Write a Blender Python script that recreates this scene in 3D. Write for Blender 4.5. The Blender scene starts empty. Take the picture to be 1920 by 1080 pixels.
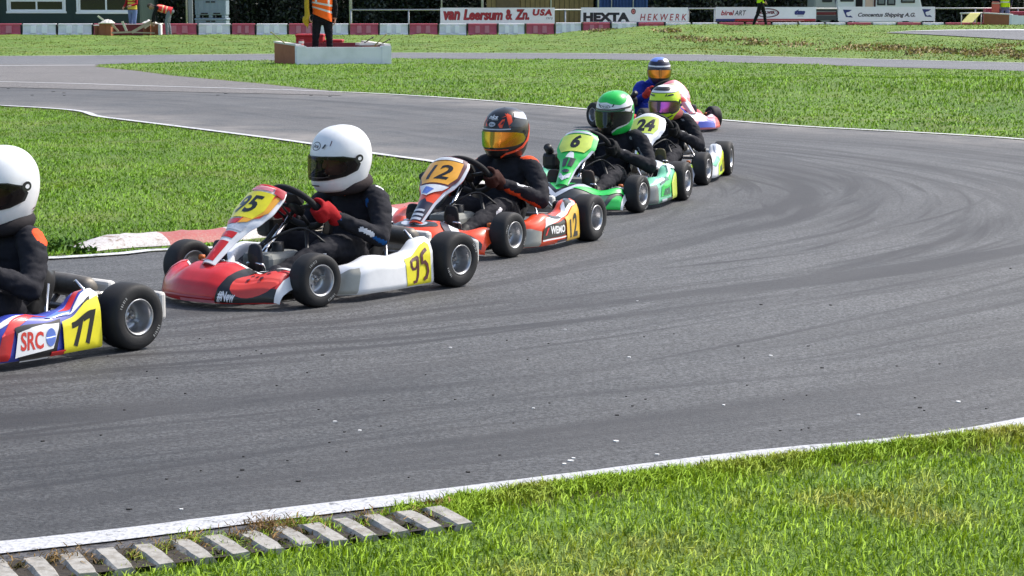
import bpy, bmesh, math, random
import numpy as np
from mathutils import Vector, Matrix, noise as mnoise
random.seed(7); RNG = np.random.default_rng(7)
SC = bpy.context.scene
COL = SC.collection
R = math.radians

# ------------------------------------------------------------------ camera
CAM_H, FPX = 1.47, 4000.0                 # eye height, focal length in 1920-px units
PITCH = math.atan2(550.0, FPX)            # horizon lies a little above the top of the frame
cam_d = bpy.data.cameras.new('camera'); cam = bpy.data.objects.new('camera', cam_d); COL.objects.link(cam)
cam_d.sensor_width = 36.0; cam_d.lens = 36.0 * FPX / 1920.0
cam_d.clip_start = 0.1; cam_d.clip_end = 2000.0
cam.location = (0, 0, CAM_H); cam.rotation_euler = (math.pi / 2 - PITCH, 0, 0)
SC.camera = cam
# ------------------------------------------------------------------ sky and sun
SUN_AZ, SUN_EL = R(58), R(50)             # azimuth measured from +Y (into the picture) towards +X (right)
W = bpy.data.worlds.new("World"); SC.world = W; W.use_nodes = True
nt = W.node_tree; nt.nodes.clear()
wo = nt.nodes.new('ShaderNodeOutputWorld'); wb = nt.nodes.new('ShaderNodeBackground'); sky = nt.nodes.new('ShaderNodeTexSky')
sky.sky_type = 'NISHITA'; sky.sun_disc = False; sky.sun_elevation = SUN_EL; sky.sun_rotation = SUN_AZ
sky.air_density = 1.0; sky.dust_density = 2.5; sky.ozone_density = 1.0
wb.inputs['Strength'].default_value = 0.15
nt.links.new(sky.outputs[0], wb.inputs[0]); nt.links.new(wb.outputs[0], wo.inputs[0])
sd = bpy.data.lights.new('sun', 'SUN'); sun = bpy.data.objects.new('sun', sd); COL.objects.link(sun)
sd.energy = 3.2; sd.angle = R(3.5); sd.color = (1.0, 0.955, 0.89)
sdir = Vector((math.sin(SUN_AZ) * math.cos(SUN_EL), math.cos(SUN_AZ) * math.cos(SUN_EL), math.sin(SUN_EL)))
sun.rotation_euler = sdir.to_track_quat('Z', 'Y').to_euler(); sun.location = sdir * 30
SC.view_settings.view_transform = 'Standard'; SC.view_settings.look = 'None'
SC.view_settings.exposure = 0.64; SC.view_settings.gamma = 1.0
SC.view_settings.use_curve_mapping = False
# ------------------------------------------------------------------ pixel -> place helpers (1920x1080 pixels of the photograph)
CT, ST = math.cos(PITCH), math.sin(PITCH)
def ray(px, py):
    dx, dy = (px - 960) / FPX, (540 - py) / FPX
    return Vector((dx, CT + dy * ST, -ST + dy * CT))
def G(px, py, z=0.0):                      # point of a horizontal plane seen at that pixel
    d = ray(px, py); t = (z - CAM_H) / d.z
    return Vector((d.x * t, d.y * t, z))
def AT(px, py, Y):                         # point at distance Y seen at that pixel
    d = ray(px, py); t = Y / d.y
    return Vector((d.x * t, Y, CAM_H + d.z * t))

# ------------------------------------------------------------------ materials
MATS = {}
def new_mat(name):
    m = bpy.data.materials.new(name); m.use_nodes = True
    return m, m.node_tree, m.node_tree.nodes['Principled BSDF']
def mat(name, col, rough=0.5, metal=0.0, spec=0.5, coat=0.0, wear=0.0, bump=0.0, bscale=40.0, wcol=None, wscale=9.0, trans=0.0):
    """painted or plain surface; wear mixes in a dirtier tone by noise, bump gives a fine relief"""
    if name in MATS: return MATS[name]
    m, t, b = new_mat(name)
    b.inputs['Base Color'].default_value = (*col, 1); b.inputs['Roughness'].default_value = rough
    b.inputs['Metallic'].default_value = metal; b.inputs['Specular IOR Level'].default_value = spec
    b.inputs['Coat Weight'].default_value = coat; b.inputs['Coat Roughness'].default_value = 0.08
    if wear > 0 or bump > 0:
        tc = t.nodes.new('ShaderNodeTexCoord')
    if wear > 0:
        n = t.nodes.new('ShaderNodeTexNoise'); n.inputs['Scale'].default_value = wscale; n.inputs['Detail'].default_value = 6; n.inputs['Roughness'].default_value = 0.65
        r = t.nodes.new('ShaderNodeMapRange'); r.inputs['From Min'].default_value = 0.42; r.inputs['From Max'].default_value = 0.75; r.inputs['To Max'].default_value = wear
        mx = t.nodes.new('ShaderNodeMix'); mx.data_type = 'RGBA'
        mx.inputs[6].default_value = (*col, 1); wc = wcol or tuple(c * 0.45 + 0.015 for c in col); mx.inputs[7].default_value = (*wc, 1)
        t.links.new(tc.outputs['Object'], n.inputs['Vector']); t.links.new(n.outputs[0], r.inputs[0]); t.links.new(r.outputs[0], mx.inputs[0]); t.links.new(mx.outputs[2], b.inputs['Base Color'])
        r2 = t.nodes.new('ShaderNodeMapRange'); r2.inputs['To Min'].default_value = max(rough - 0.1, 0.03); r2.inputs['To Max'].default_value = min(rough + 0.25, 1)
        t.links.new(n.outputs[0], r2.inputs[0]); t.links.new(r2.outputs[0], b.inputs['Roughness'])
    if bump > 0:
        n2 = t.nodes.new('ShaderNodeTexNoise'); n2.inputs['Scale'].default_value = bscale; n2.inputs['Detail'].default_value = 4
        bp = t.nodes.new('ShaderNodeBump'); bp.inputs['Strength'].default_value = 0.5; bp.inputs['Distance'].default_value = bump
        t.links.new(tc.outputs['Object'], n2.inputs['Vector']); t.links.new(n2.outputs[0], bp.inputs['Height']); t.links.new(bp.outputs[0], b.inputs['Normal'])
    MATS[name] = m
    return m
def nd(t, typ, **kw):
    n = t.nodes.new(typ)
    for k, v in kw.items():
        if k in n.inputs.keys(): n.inputs[k].default_value = v
        else: setattr(n, k, v)
    return n
def ramp(t, stops):
    n = t.nodes.new('ShaderNodeValToRGB'); e = n.color_ramp.elements
    while len(e) < len(stops): e.new(0.5)
    for k, (p, c) in enumerate(stops):
        e[k].position = p; e[k].color = (*c, 1) if len(c) == 3 else c
    return n

# ------------------------------------------------------------------ mesh builder
def frames(pts):
    """parallel-transported frames along a path"""
    n = len(pts); T = []
    for i in range(n):
        a = pts[max(i - 1, 0)]; b = pts[min(i + 1, n - 1)]
        d = (b - a); T.append(d.normalized() if d.length > 1e-9 else Vector((0, 0, 1)))
    ref = Vector((0, 0, 1)) if abs(T[0].z) < 0.9 else Vector((1, 0, 0))
    u = (ref - T[0] * ref.dot(T[0])).normalized(); out = []
    for i in range(n):
        u = (u - T[i] * u.dot(T[i])).normalized()
        out.append((T[i], u, T[i].cross(u)))
    return out
def smooth_path(pts, k=6):
    """Catmull-Rom through points"""
    P = [Vector(p) for p in pts]
    if len(P) < 3: return P
    out = []
    for i in range(len(P) - 1):
        p0 = P[i - 1] if i else P[i] * 2 - P[i + 1]; p1, p2 = P[i], P[i + 1]
        p3 = P[i + 2] if i + 2 < len(P) else P[i + 1] * 2 - P[i]
        for j in range(k):
            s = j / k
            out.append(0.5 * ((2 * p1) + (p2 - p0) * s + (2 * p0 - 5 * p1 + 4 * p2 - p3) * s * s + (3 * p1 - p0 - 3 * p2 + p3) * s ** 3))
    out.append(P[-1]); return out
class MB:
    def __init__(s): s.v = []; s.f = []; s.m = []; s.s = []
    def add(s, vs, fs, mat=0, smooth=False):
        o = len(s.v); s.v += [tuple(p) for p in vs]
        for f in fs: s.f.append([i + o for i in f]); s.m.append(mat); s.s.append(smooth)
        return s
    def box(s, c, size, mat=0, rot=None, bevel=0.0, seg=1):
        bm = bmesh.new(); bmesh.ops.create_cube(bm, size=1)
        bmesh.ops.scale(bm, vec=Vector(size), verts=bm.verts)
        if bevel > 0: bmesh.ops.bevel(bm, geom=bm.edges[:], offset=bevel, segments=seg, affect='EDGES', profile=0.5)
        M = Matrix.Translation(Vector(c)) @ (rot.to_4x4() if rot is not None else Matrix())
        bm.verts.index_update()
        s.add([M @ v.co for v in bm.verts], [[v.index for v in f.verts] for f in bm.faces], mat, False); bm.free(); return s
    def prism(s, poly, a, b, mat=0, smooth=False):
        """polygon points (list of 3D) extruded from offset a to offset b (vectors)"""
        n = len(poly); P = [Vector(p) for p in poly]
        s.add([p + Vector(a) for p in P] + [p + Vector(b) for p in P],
              [list(range(n))[::-1], list(range(n, 2 * n))] + [[i, (i + 1) % n, n + (i + 1) % n, n + i] for i in range(n)], mat, smooth); return s
    def tube(s, pts, r, n=8, mat=0, closed=False, caps=True):
        P = [Vector(p) for p in pts]; rr = r if isinstance(r, (list, tuple)) else [r] * len(P)
        F = frames(P + [P[0]] if closed else P)
        vs = []; fs = []; m = len(P)
        for i, p in enumerate(P):
            T, u, w = F[i]
            for k in range(n):
                a = 2 * math.pi * k / n; vs.append(p + (u * math.cos(a) + w * math.sin(a)) * rr[i])
        for i in range(m if closed else m - 1):
            j = (i + 1) % m
            for k in range(n): fs.append([i * n + k, i * n + (k + 1) % n, j * n + (k + 1) % n, j * n + k])
        if caps and not closed: fs.append(list(range(n))[::-1]); fs.append([(m - 1) * n + k for k in range(n)])
        s.add(vs, fs, mat, True); return s
    def lathe(s, prof, axis='y', n=32, mat=0, c=(0, 0, 0), closed=False):
        vs = []; fs = []; c = Vector(c)
        for (r, h) in prof:
            for k in range(n):
                a = 2 * math.pi * k / n; x, z = r * math.cos(a), r * math.sin(a)
                vs.append(c + (Vector((x, h, z)) if axis == 'y' else Vector((x, z, h)) if axis == 'z' else Vector((h, x, z))))
        m = len(prof)
        for i in range(m if closed else m - 1):
            j = (i + 1) % m
            for k in range(n): fs.append([i * n + k, j * n + k, j * n + (k + 1) % n, i * n + (k + 1) % n])
        s.add(vs, fs, mat, True); return s
    def grid(s, P, nu, nv, mat=0, u0=0, u1=1, v0=0, v1=1, wrap=False, flip=False, matf=None):
        vs = [P(u0 + (u1 - u0) * i / nu, v0 + (v1 - v0) * j / nv) for i in range(nu + (0 if wrap else 1)) for j in range(nv + 1)]
        W_ = nv + 1
        for i in range(nu):
            i2 = (i + 1) % nu if wrap else i + 1
        fs = []; ms = []
        for i in range(nu):
            i2 = (i + 1) % nu if wrap else i + 1
            for j in range(nv):
                f = [i * W_ + j, i2 * W_ + j, i2 * W_ + j + 1, i * W_ + j + 1]
                fs.append(f[::-1] if flip else f); ms.append(matf((i + .5) / nu, (j + .5) / nv) if matf else mat)
        o = len(s.v); s.v += [tuple(p) for p in vs]
        for f, mm in zip(fs, ms): s.f.append([i + o for i in f]); s.m.append(mm); s.s.append(True)
        return s
    def shell(s, P, nu, nv, th, mat=0, u0=0, u1=1, v0=0, v1=1, inner=None, flip=False):
        """open surface given thickness th (inner side carries material `inner`)"""
        sg = -1 if flip else 1
        def Q(u, v): return P(u, v) - nrm(P, u, v) * th * sg
        s.grid(P, nu, nv, mat, u0, u1, v0, v1, flip=flip); s.grid(Q, nu, nv, mat if inner is None else inner, u0, u1, v0, v1, flip=not flip)
        rim = [(u0 + (u1 - u0) * i / nu, v0) for i in range(nu)] + [(u1, v0 + (v1 - v0) * j / nv) for j in range(nv)] + \
              [(u1 - (u1 - u0) * i / nu, v1) for i in range(nu)] + [(u0, v1 - (v1 - v0) * j / nv) for j in range(nv)]
        n = len(rim); vs = [P(*q) for q in rim] + [Q(*q) for q in rim]
        s.add(vs, [[i, n + i, n + (i + 1) % n, (i + 1) % n] if not flip else [i, (i + 1) % n, n + (i + 1) % n, n + i] for i in range(n)], mat, False); return s
    def decal(s, shape, P, off, mat, cu=0, cv=0, flip=False, box=None):
        """flat 2-D shape laid on the surface P(u,v), raised by off; cut into strips so that it follows the curve"""
        vs2, fs2 = shape
        bm = bmesh.new(); bv = [bm.verts.new((x, y, 0)) for x, y in vs2]
        for f in fs2:
            try: bm.faces.new([bv[i] for i in f])
            except ValueError: pass
        bmesh.ops.triangulate(bm, faces=[f for f in bm.faces if len(f.verts) > 3])
        if cu or cv:
            xs = [p[0] for p in vs2]; ys = [p[1] for p in vs2]
            for lo, hi, n, ax in ((min(xs), max(xs), cu, 0), (min(ys), max(ys), cv, 1)):
                for k in range(1, n):
                    co = [0, 0, 0]; no = [0, 0, 0]; co[ax] = lo + (hi - lo) * k / n; no[ax] = 1
                    bmesh.ops.bisect_plane(bm, geom=bm.verts[:] + bm.edges[:] + bm.faces[:], plane_co=co, plane_no=no)
        bmesh.ops.triangulate(bm, faces=[f for f in bm.faces if len(f.verts) > 4])
        bm.verts.index_update(); sg = -1 if flip else 1
        vs = []
        for v in bm.verts:
            u, w = v.co.x, v.co.y; vs.append(P(u, w) + nrm(P, u, w) * off * sg)
        fs = []
        for f in bm.faces:
            idx = [v.index for v in f.verts]
            a = sum(f.verts[i].co.x * f.verts[(i + 1) % len(idx)].co.y - f.verts[(i + 1) % len(idx)].co.x * f.verts[i].co.y for i in range(len(idx)))
            fs.append(idx if (a > 0) != flip else idx[::-1])
        s.add(vs, fs, mat, True); bm.free(); return s
    def data(s, name, mats):
        me = bpy.data.meshes.new(name); me.from_pydata(s.v, [], s.f)
        for m in mats: me.materials.append(m)
        me.polygons.foreach_set('material_index', s.m); me.polygons.foreach_set('use_smooth', s.s); me.update(); return me
    def build(s, name, mats, parent=None, loc=None, rz=None):
        if not isinstance(mats, (list, tuple)): mats = [mats]
        return put(name, s.data(name, mats), parent, loc, rz)
def put(name, me, parent=None, loc=None, rz=None):
    o = bpy.data.objects.new(name, me); COL.objects.link(o)
    if parent is not None: o.parent = parent
    if loc is not None: o.location = loc
    if rz is not None: o.rotation_euler = (0, 0, rz)
    return o
def nrm(P, u, v, e=2e-3):
    a = P(u + e, v) - P(u - e, v); b = P(u, v + e) - P(u, v - e); n = a.cross(b)
    return n.normalized() if n.length > 1e-12 else Vector((0, 0, 1))
def tag(o, label=None, cat=None, group=None, kind=None):
    if label: o['label'] = label
    if cat: o['category'] = cat
    if group: o['group'] = group
    if kind: o['kind'] = kind
    return o
def thing(name, label, cat, loc=(0, 0, 0), rz=0, group=None):
    o = bpy.data.objects.new(name, None); COL.objects.link(o); o.location = loc; o.rotation_euler = (0, 0, rz); o.empty_display_size = 0.1
    return tag(o, label, cat, group)
# ------------------------------------------------------------------ flat shapes for liveries and signs
def poly(*pts): return ([tuple(p) for p in pts], [list(range(len(pts)))])
def rect(x0, y0, x1, y1): return poly((x0, y0), (x1, y0), (x1, y1), (x0, y1))
def disc(cx, cy, rx, ry, n=24): return poly(*[(cx + rx * math.cos(2 * math.pi * k / n), cy + ry * math.sin(2 * math.pi * k / n)) for k in range(n)])
def ring(cx, cy, rx, ry, t, n=28, ty=None):
    ty = t if ty is None else ty; vs = []; 
    for k in range(n):
        c, s_ = math.cos(2 * math.pi * k / n), math.sin(2 * math.pi * k / n)
        vs += [(cx + rx * c, cy + ry * s_), (cx + (rx - t) * c, cy + (ry - ty) * s_)]
    return vs, [[2 * k, 2 * ((k + 1) % n), 2 * ((k + 1) % n) + 1, 2 * k + 1] for k in range(n)]
def stroke(pts, w, wy=None):
    """a brush line: polyline of width w"""
    vs = []; fs = []; n = len(pts); wy = w if wy is None else wy
    for i, (x, y) in enumerate(pts):
        a = pts[max(i - 1, 0)]; b = pts[min(i + 1, n - 1)]; dx, dy = (b[0] - a[0]) / w, (b[1] - a[1]) / wy; L = math.hypot(dx, dy) or 1
        vs += [(x - dy / L * w / 2, y + dx / L * wy / 2), (x + dy / L * w / 2, y - dx / L * wy / 2)]
        if i: fs.append([2 * i - 2, 2 * i - 1, 2 * i + 1, 2 * i])
    return vs, fs
def text2d(txt, x0, y0, x1, y1, bold=0.0, shear=0.0, spacing=1.0):
    """lettering as flat faces fitted into the rectangle"""
    c = bpy.data.curves.new('lettering', 'FONT'); c.body = txt; c.fill_mode = 'FRONT'; c.resolution_u = 3
    c.offset = bold; c.shear = shear; c.space_character = spacing
    o = bpy.data.objects.new('lettering', c); COL.objects.link(o)
    dg = bpy.context.evaluated_depsgraph_get(); dg.update(); me = o.evaluated_get(dg).to_mesh()
    vs = [(v.co.x, v.co.y) for v in me.vertices]; fs = [list(p.vertices) for p in me.polygons]
    bpy.data.objects.remove(o); bpy.data.curves.remove(c)
    ax, bx = min(p[0] for p in vs), max(p[0] for p in vs); ay, by = min(p[1] for p in vs), max(p[1] for p in vs)
    return [(x0 + (x - ax) / (bx - ax) * (x1 - x0), y0 + (y - ay) / (by - ay) * (y1 - y0)) for x, y in vs], fs
def lerp_table(tab, x):
    if x <= tab[0][0]: return tab[0][1]
    for (a, p), (b, q) in zip(tab, tab[1:]):
        if x <= b:
            t = (x - a) / (b - a); t = t * t * (3 - 2 * t); return p + (q - p) * t
    return tab[-1][1]
def lin_table(tab, x):
    if x <= tab[0][0]: return tab[0][1]
    for (a, p), (b, q) in zip(tab, tab[1:]):
        if x <= b: return p + (q - p) * (x - a) / (b - a)
    return tab[-1][1]
# ================================================================== SETTING: ground, tracks, lines, kerbs
def PXY(lst): return [tuple(G(*p).xy) for p in lst]
def crom(pts, k=8): return [tuple(p.xy) for p in smooth_path([(x, y, 0) for x, y in pts], k)]
# inner edge of the hairpin: in along the upper leg, round the apex, out along the lower leg
inner_up = [(-16.0, 34.0)] + PXY([(0, 199), (200, 222), (400, 247), (560, 268), (690, 288), (820, 306)])
inner_apex = PXY([(900, 322), (950, 342), (955, 362), (920, 382), (850, 402)])
inner_dn = PXY([(700, 432), (450, 464), (290, 472), (80, 488)]) + [(-6.0, 10.35), (-14.0, 7.6)]
outer_up = [(-22.0, 42.0)] + PXY([(-60, 153), (300, 163), (600, 172), (800, 182), (1000, 197), (1100, 206), (1300, 222), (1500, 238), (1700, 249), (1920, 263)])
outer_apex = [(6.25, 19.4), (6.75, 17.0), (6.5, 14.0), (5.25, 11.0), (3.6, 8.95)]
outer_dn = PXY([(1920, 800), (1400, 862), (960, 918), (500, 975), (0, 1035)]) + [(-3.2, 4.75), (-9.0, 2.4)]
INNER = crom(inner_up + inner_apex + inner_dn); OUTER = crom(outer_up + outer_apex + outer_dn)
def resample(pts, n):
    d = [0]
    for a, b in zip(pts, pts[1:]): d.append(d[-1] + math.dist(a, b))
    out = []
    for i in range(n):
        s = d[-1] * i / (n - 1); k = max(j for j in range(len(d)) if d[j] <= s + 1e-9); k = min(k, len(pts) - 2)
        t = (s - d[k]) / max(d[k + 1] - d[k], 1e-9); out.append((pts[k][0] + (pts[k + 1][0] - pts[k][0]) * t, pts[k][1] + (pts[k + 1][1] - pts[k][1]) * t))
    return out
def seg_match(Aa, Bb):
    na = [crom(x) for x in (inner_up + inner_apex[:1], inner_apex, inner_apex[-1:] + inner_dn)]
    nb = [crom(x) for x in (outer_up[:7] + outer_up[7:], outer_up[-1:] + outer_apex + outer_dn[:1], outer_dn)]
    A2, B2 = [], []
    for (a, b, n) in zip(na, nb, (60, 50, 60)):
        A2 += resample(a, n)[:-1]; B2 += resample(b, n)[:-1]
    A2.append(na[2][-1]); B2.append(nb[2][-1]); return A2, B2
TI, TO = seg_match(INNER, OUTER)

def poly_np(p): return np.array(p, float)
def inside(pts, pg):
    x, y = pts[:, 0], pts[:, 1]; r = np.zeros(len(pts), bool); n = len(pg)
    for i in range(n):
        x0, y0 = pg[i]; x1, y1 = pg[(i + 1) % n]
        if y0 == y1: continue
        c = ((y0 > y) != (y1 > y)) & (x < (x1 - x0) * (y - y0) / (y1 - y0) + x0); r ^= c
    return r
def edge_dist(pts, pl, closed=False):
    d = np.full(len(pts), 1e9); n = len(pl)
    for i in range(n if closed else n - 1):
        a = np.array(pl[i]); b = np.array(pl[(i + 1) % n]); ab = b - a; L = (ab @ ab) or 1e-9
        t = np.clip(((pts - a) @ ab) / L, 0, 1); q = pts - (a + t[:, None] * ab); d = np.minimum(d, np.hypot(q[:, 0], q[:, 1]))
    return d
TRACK_POLY = poly_np(INNER + OUTER[::-1])
# far track (a band across the picture) and the tarmac that joins it to the hairpin on the left
far_top = [(-60.0, 51.0), (-30.0, 50.6)] + PXY([(0, 106), (400, 103), (740, 99.5), (1100, 100.5), (1300, 103), (1500, 108), (1700, 113), (1920, 118.5), (2200, 128), (2600, 150)])
far_bot = [(-60.0, 44.0), (-30.0, 43.6)] + PXY([(0, 122), (180, 121), (400, 115.5), (740, 110), (1100, 111), (1300, 115), (1500, 121), (1700, 127), (1920, 133.5), (2200, 145), (2600, 175)])
FAR_POLY = poly_np(far_top + far_bot[::-1])
slip = PXY([(185, 121.5), (178, 126), (250, 133), (320, 142.5), (400, 150), (480, 157), (560, 165.5), (640, 174), (640, 180), (300, 172), (-60, 163)]) + [(-21.0, 40.0), (-40.0, 43.9), (-30.0, 43.7)] + PXY([(0, 121)])
SLIP_POLY = poly_np(slip)
# terrain height: flat tracks, a low bank on the right between them, a mound before the far barriers
def sstep(a, b, x): t = np.clip((x - a) / (b - a), 0, 1); return t * t * (3 - 2 * t)
def terrain(x, y):
    x = np.asarray(x, float); y = np.asarray(y, float)
    u = x / np.maximum(y, 1)                       # bearing
    h = np.zeros_like(x)
    ridge = np.where(y < 73, np.exp(-((y - 73) / 8.0) ** 2), np.exp(-((y - 73) / 2.6) ** 2))
    h += 0.43 * ridge * sstep(-0.01, 0.085, u) + 0.05 * ridge * (1 - sstep(-0.01, 0.085, u))
    by = 33.0 - 0.15 * x
    bank = np.where(y < by, np.exp(-((y - by) / 3.6) ** 2), np.exp(-((y - by) / 2.8) ** 2))
    h += 0.20 * bank * sstep(1.0, 5.0, x) 
    lump = 0.018 * (np.sin(x * 1.7 + 0.6 * np.sin(y * 0.9)) * np.cos(y * 0.8 + 0.4 * np.sin(x * 1.1)) + 0.6 * np.sin(x * 4.1 + y * 2.3) * np.sin(y * 3.3 - x))
    h += lump * np.where(y > 50, 2.0, 1.0) * (1 - sstep(.15, .175, u) * sstep(60, 65, y)) + 0.02
    return h
def track_mask(pts):
    """0 on tarmac, growing to 1 in the grass"""
    d = np.full(len(pts), 1e9)
    for pg in (TRACK_POLY, FAR_POLY, SLIP_POLY):
        ins = inside(pts, pg); dd = edge_dist(pts, pg, True); d = np.minimum(d, np.where(ins, 0, dd))
    return d
def ground_z(x, y):
    p = np.array([[x, y]], float); d = track_mask(p)[0]
    return float(terrain(x, y) * sstep(0.0, 0.8, d))
def GT(px, py):
    """where the ray through a pixel meets the relief"""
    d = ray(px, py); t = max(4.0, (CAM_H - .75) / -d.z)
    while t < 400:
        p = Vector((0, 0, CAM_H)) + d * t
        if p.z <= float(terrain(p.x, p.y)): return p
        t += 0.15
    return G(px, py)

# ---- grass ground material
def grass_mat(name, c_lo, c_hi, c_dry, blade=False, dry=0.35):
    m, t, b = new_mat(name)
    geo = nd(t, 'ShaderNodeNewGeometry')
    n1 = nd(t, 'ShaderNodeTexNoise', Scale=0.55, Detail=5.0, Roughness=0.6); n2 = nd(t, 'ShaderNodeTexNoise', Scale=3.1, Detail=6.0, Roughness=0.7)
    n3 = nd(t, 'ShaderNodeTexNoise', Scale=1.3, Detail=4.0, Roughness=0.65)
    mp = nd(t, 'ShaderNodeMapping'); mp.inputs['Location'].default_value = (31, 17, 5)
    for n in (n1, n2): t.links.new(geo.outputs['Position'], n.inputs['Vector'])
    t.links.new(geo.outputs['Position'], mp.inputs['Vector']); t.links.new(mp.outputs[0], n3.inputs['Vector'])
    ad = nd(t, 'ShaderNodeMath', operation='MULTIPLY_ADD'); ad.inputs[1].default_value = 0.70; t.links.new(n1.outputs[0], ad.inputs[0])
    ml = nd(t, 'ShaderNodeMath', operation='MULTIPLY'); ml.inputs[1].default_value = 0.30
    if blade:
        at = nd(t, 'ShaderNodeAttribute', attribute_name='tint'); t.links.new(at.outputs['Fac'], ml.inputs[0])
    else: t.links.new(n2.outputs[0], ml.inputs[0])
    t.links.new(ml.outputs[0], ad.inputs[2])
    rp = ramp(t, [(0.34, c_lo), (0.64, c_hi)]); t.links.new(ad.outputs[0], rp.inputs[0])
    mr = nd(t, 'ShaderNodeMapRange'); mr.inputs['From Min'].default_value = 0.49; mr.inputs['From Max'].default_value = 0.64; mr.inputs['To Max'].default_value = dry
    t.links.new(n3.outputs[0], mr.inputs[0])
    mx = nd(t, 'ShaderNodeMix', data_type='RGBA'); t.links.new(mr.outputs[0], mx.inputs[0]); t.links.new(rp.outputs[0], mx.inputs[6]); mx.inputs[7].default_value = (*c_dry, 1)
    t.links.new(mx.outputs[2], b.inputs['Base Color']); b.inputs['Roughness'].default_value = 0.6; b.inputs['Specular IOR Level'].default_value = 0.12
    if blade:
        tr = nd(t, 'ShaderNodeBsdfTranslucent'); mxs = nd(t, 'ShaderNodeMixShader'); mxs.inputs[0].default_value = 0.22
        g2 = nd(t, 'ShaderNodeMix', data_type='RGBA', blend_type='MULTIPLY'); g2.inputs[0].default_value = 1; g2.inputs[7].default_value = (1.0, 1.0, 0.55, 1)
        t.links.new(mx.outputs[2], g2.inputs[6]); t.links.new(g2.outputs[2], tr.inputs[0])
        out = t.nodes['Material Output']; t.links.new(b.outputs[0], mxs.inputs[1]); t.links.new(tr.outputs[0], mxs.inputs[2]); t.links.new(mxs.outputs[0], out.inputs[0])
    else:
        # worn earth along the tarmac edge (attribute: metres to the tarmac)
        at = nd(t, 'ShaderNodeAttribute', attribute_name='edge'); n4 = nd(t, 'ShaderNodeTexNoise', Scale=5.0, Detail=5.0); t.links.new(geo.outputs['Position'], n4.inputs['Vector'])
        sb = nd(t, 'ShaderNodeMath', operation='MULTIPLY_ADD'); sb.inputs[1].default_value = 0.7; t.links.new(n4.outputs[0], sb.inputs[0]); t.links.new(at.outputs['Fac'], sb.inputs[2])
        m2 = nd(t, 'ShaderNodeMapRange'); m2.inputs['From Min'].default_value = 0.38; m2.inputs['From Max'].default_value = 0.62; m2.inputs['To Min'].default_value = 0.85; m2.inputs['To Max'].default_value = 0.0
        t.links.new(sb.outputs[0], m2.inputs[0])
        mx2 = nd(t, 'ShaderNodeMix', data_type='RGBA'); mx2.inputs[7].default_value = (0.12, 0.085, 0.05, 1)
        t.links.new(m2.outputs[0], mx2.inputs[0]); t.links.new(mx.outputs[2], mx2.inputs[6]); t.links.new(mx2.outputs[2], b.inputs['Base Color'])
        n5 = nd(t, 'ShaderNodeTexNoise', Scale=38.0, Detail=4.0, Roughness=0.75); t.links.new(geo.outputs['Position'], n5.inputs['Vector'])
        bp = nd(t, 'ShaderNodeBump', Strength=0.9, Distance=0.05); t.links.new(n5.outputs[0], bp.inputs['Height']); t.links.new(bp.outputs[0], b.inputs['Normal'])
    return m
C_LO, C_HI, C_DRY = (0.165, 0.345, 0.034), (0.285, 0.515, 0.062), (0.36, 0.38, 0.11)
M_ground = grass_mat('turf', (0.105, 0.19, 0.026), (0.19, 0.30, 0.048), (0.26, 0.25, 0.09))
M_blade = grass_mat('grass_blade', C_LO, C_HI, C_DRY, blade=True, dry=0.22)
M_blade_fg = grass_mat('grass_blade_near', (0.265, 0.435, 0.032), (0.43, 0.635, 0.068), (0.58, 0.53, 0.16), blade=True, dry=0.7)
M_blade_far = grass_mat('grass_blade_far', (0.16, 0.235, 0.042), (0.25, 0.345, 0.07), (0.36, 0.33, 0.13), blade=True, dry=0.6)
# ---- ground sheet with relief
def axis_lines(brk):
    out = []
    for a, b, st in brk: out += list(np.arange(a, b, st))
    return np.array(out + [brk[-1][1]])
gx = axis_lines([(-900, -100, 100), (-100, -30, 10), (-30, -8, 0.8), (-8, 8, 0.25), (8, 30, 0.5), (30, 100, 10), (100, 900, 100)])
gy = axis_lines([(-300, 0, 50), (0, 4, 0.5), (4, 30, 0.25), (30, 60, 0.5), (60, 84, 0.5), (84, 120, 3), (120, 1500, 120)])
XX, YY = np.meshgrid(gx, gy, indexing='ij'); PP = np.stack([XX.ravel(), YY.ravel()], 1)
dm = track_mask(PP); near = (np.abs(PP[:, 0]) < 60) & (PP[:, 1] > 0) & (PP[:, 1] < 118)
ZZ = np.where(near, terrain(PP[:, 0], PP[:, 1]) * sstep(0.0, 0.8, dm), 0.0)
nx, ny = len(gx), len(gy)
ii, jj = np.meshgrid(np.arange(nx - 1), np.arange(ny - 1), indexing='ij'); q = (ii * ny + jj).ravel()
F = np.stack([q, q + ny, q + ny + 1, q + 1], 1)
def np_mesh(name, V, F_, smooth=True, attrs=None):
    me = bpy.data.meshes.new(name); k = F_.shape[1]
    me.vertices.add(len(V)); me.vertices.foreach_set('co', V.astype(np.float32).ravel())
    me.loops.add(F_.size); me.loops.foreach_set('vertex_index', F_.astype(np.int32).ravel())
    me.polygons.add(len(F_)); me.polygons.foreach_set('loop_start', np.arange(0, F_.size, k, dtype=np.int32)); me.polygons.foreach_set('loop_total', np.full(len(F_), k, np.int32))
    me.polygons.foreach_set('use_smooth', np.full(len(F_), smooth))
    for a, val in (attrs or {}).items():
        at = me.attributes.new(a, 'FLOAT', 'POINT'); at.data.foreach_set('value', val.astype(np.float32))
    me.update(calc_edges=True); me.validate(); return me
me = np_mesh('ground', np.stack([PP[:, 0], PP[:, 1], ZZ], 1), F, attrs={'edge': dm}); me.materials.append(M_ground)
tag(put('ground', me), kind='structure')

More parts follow.
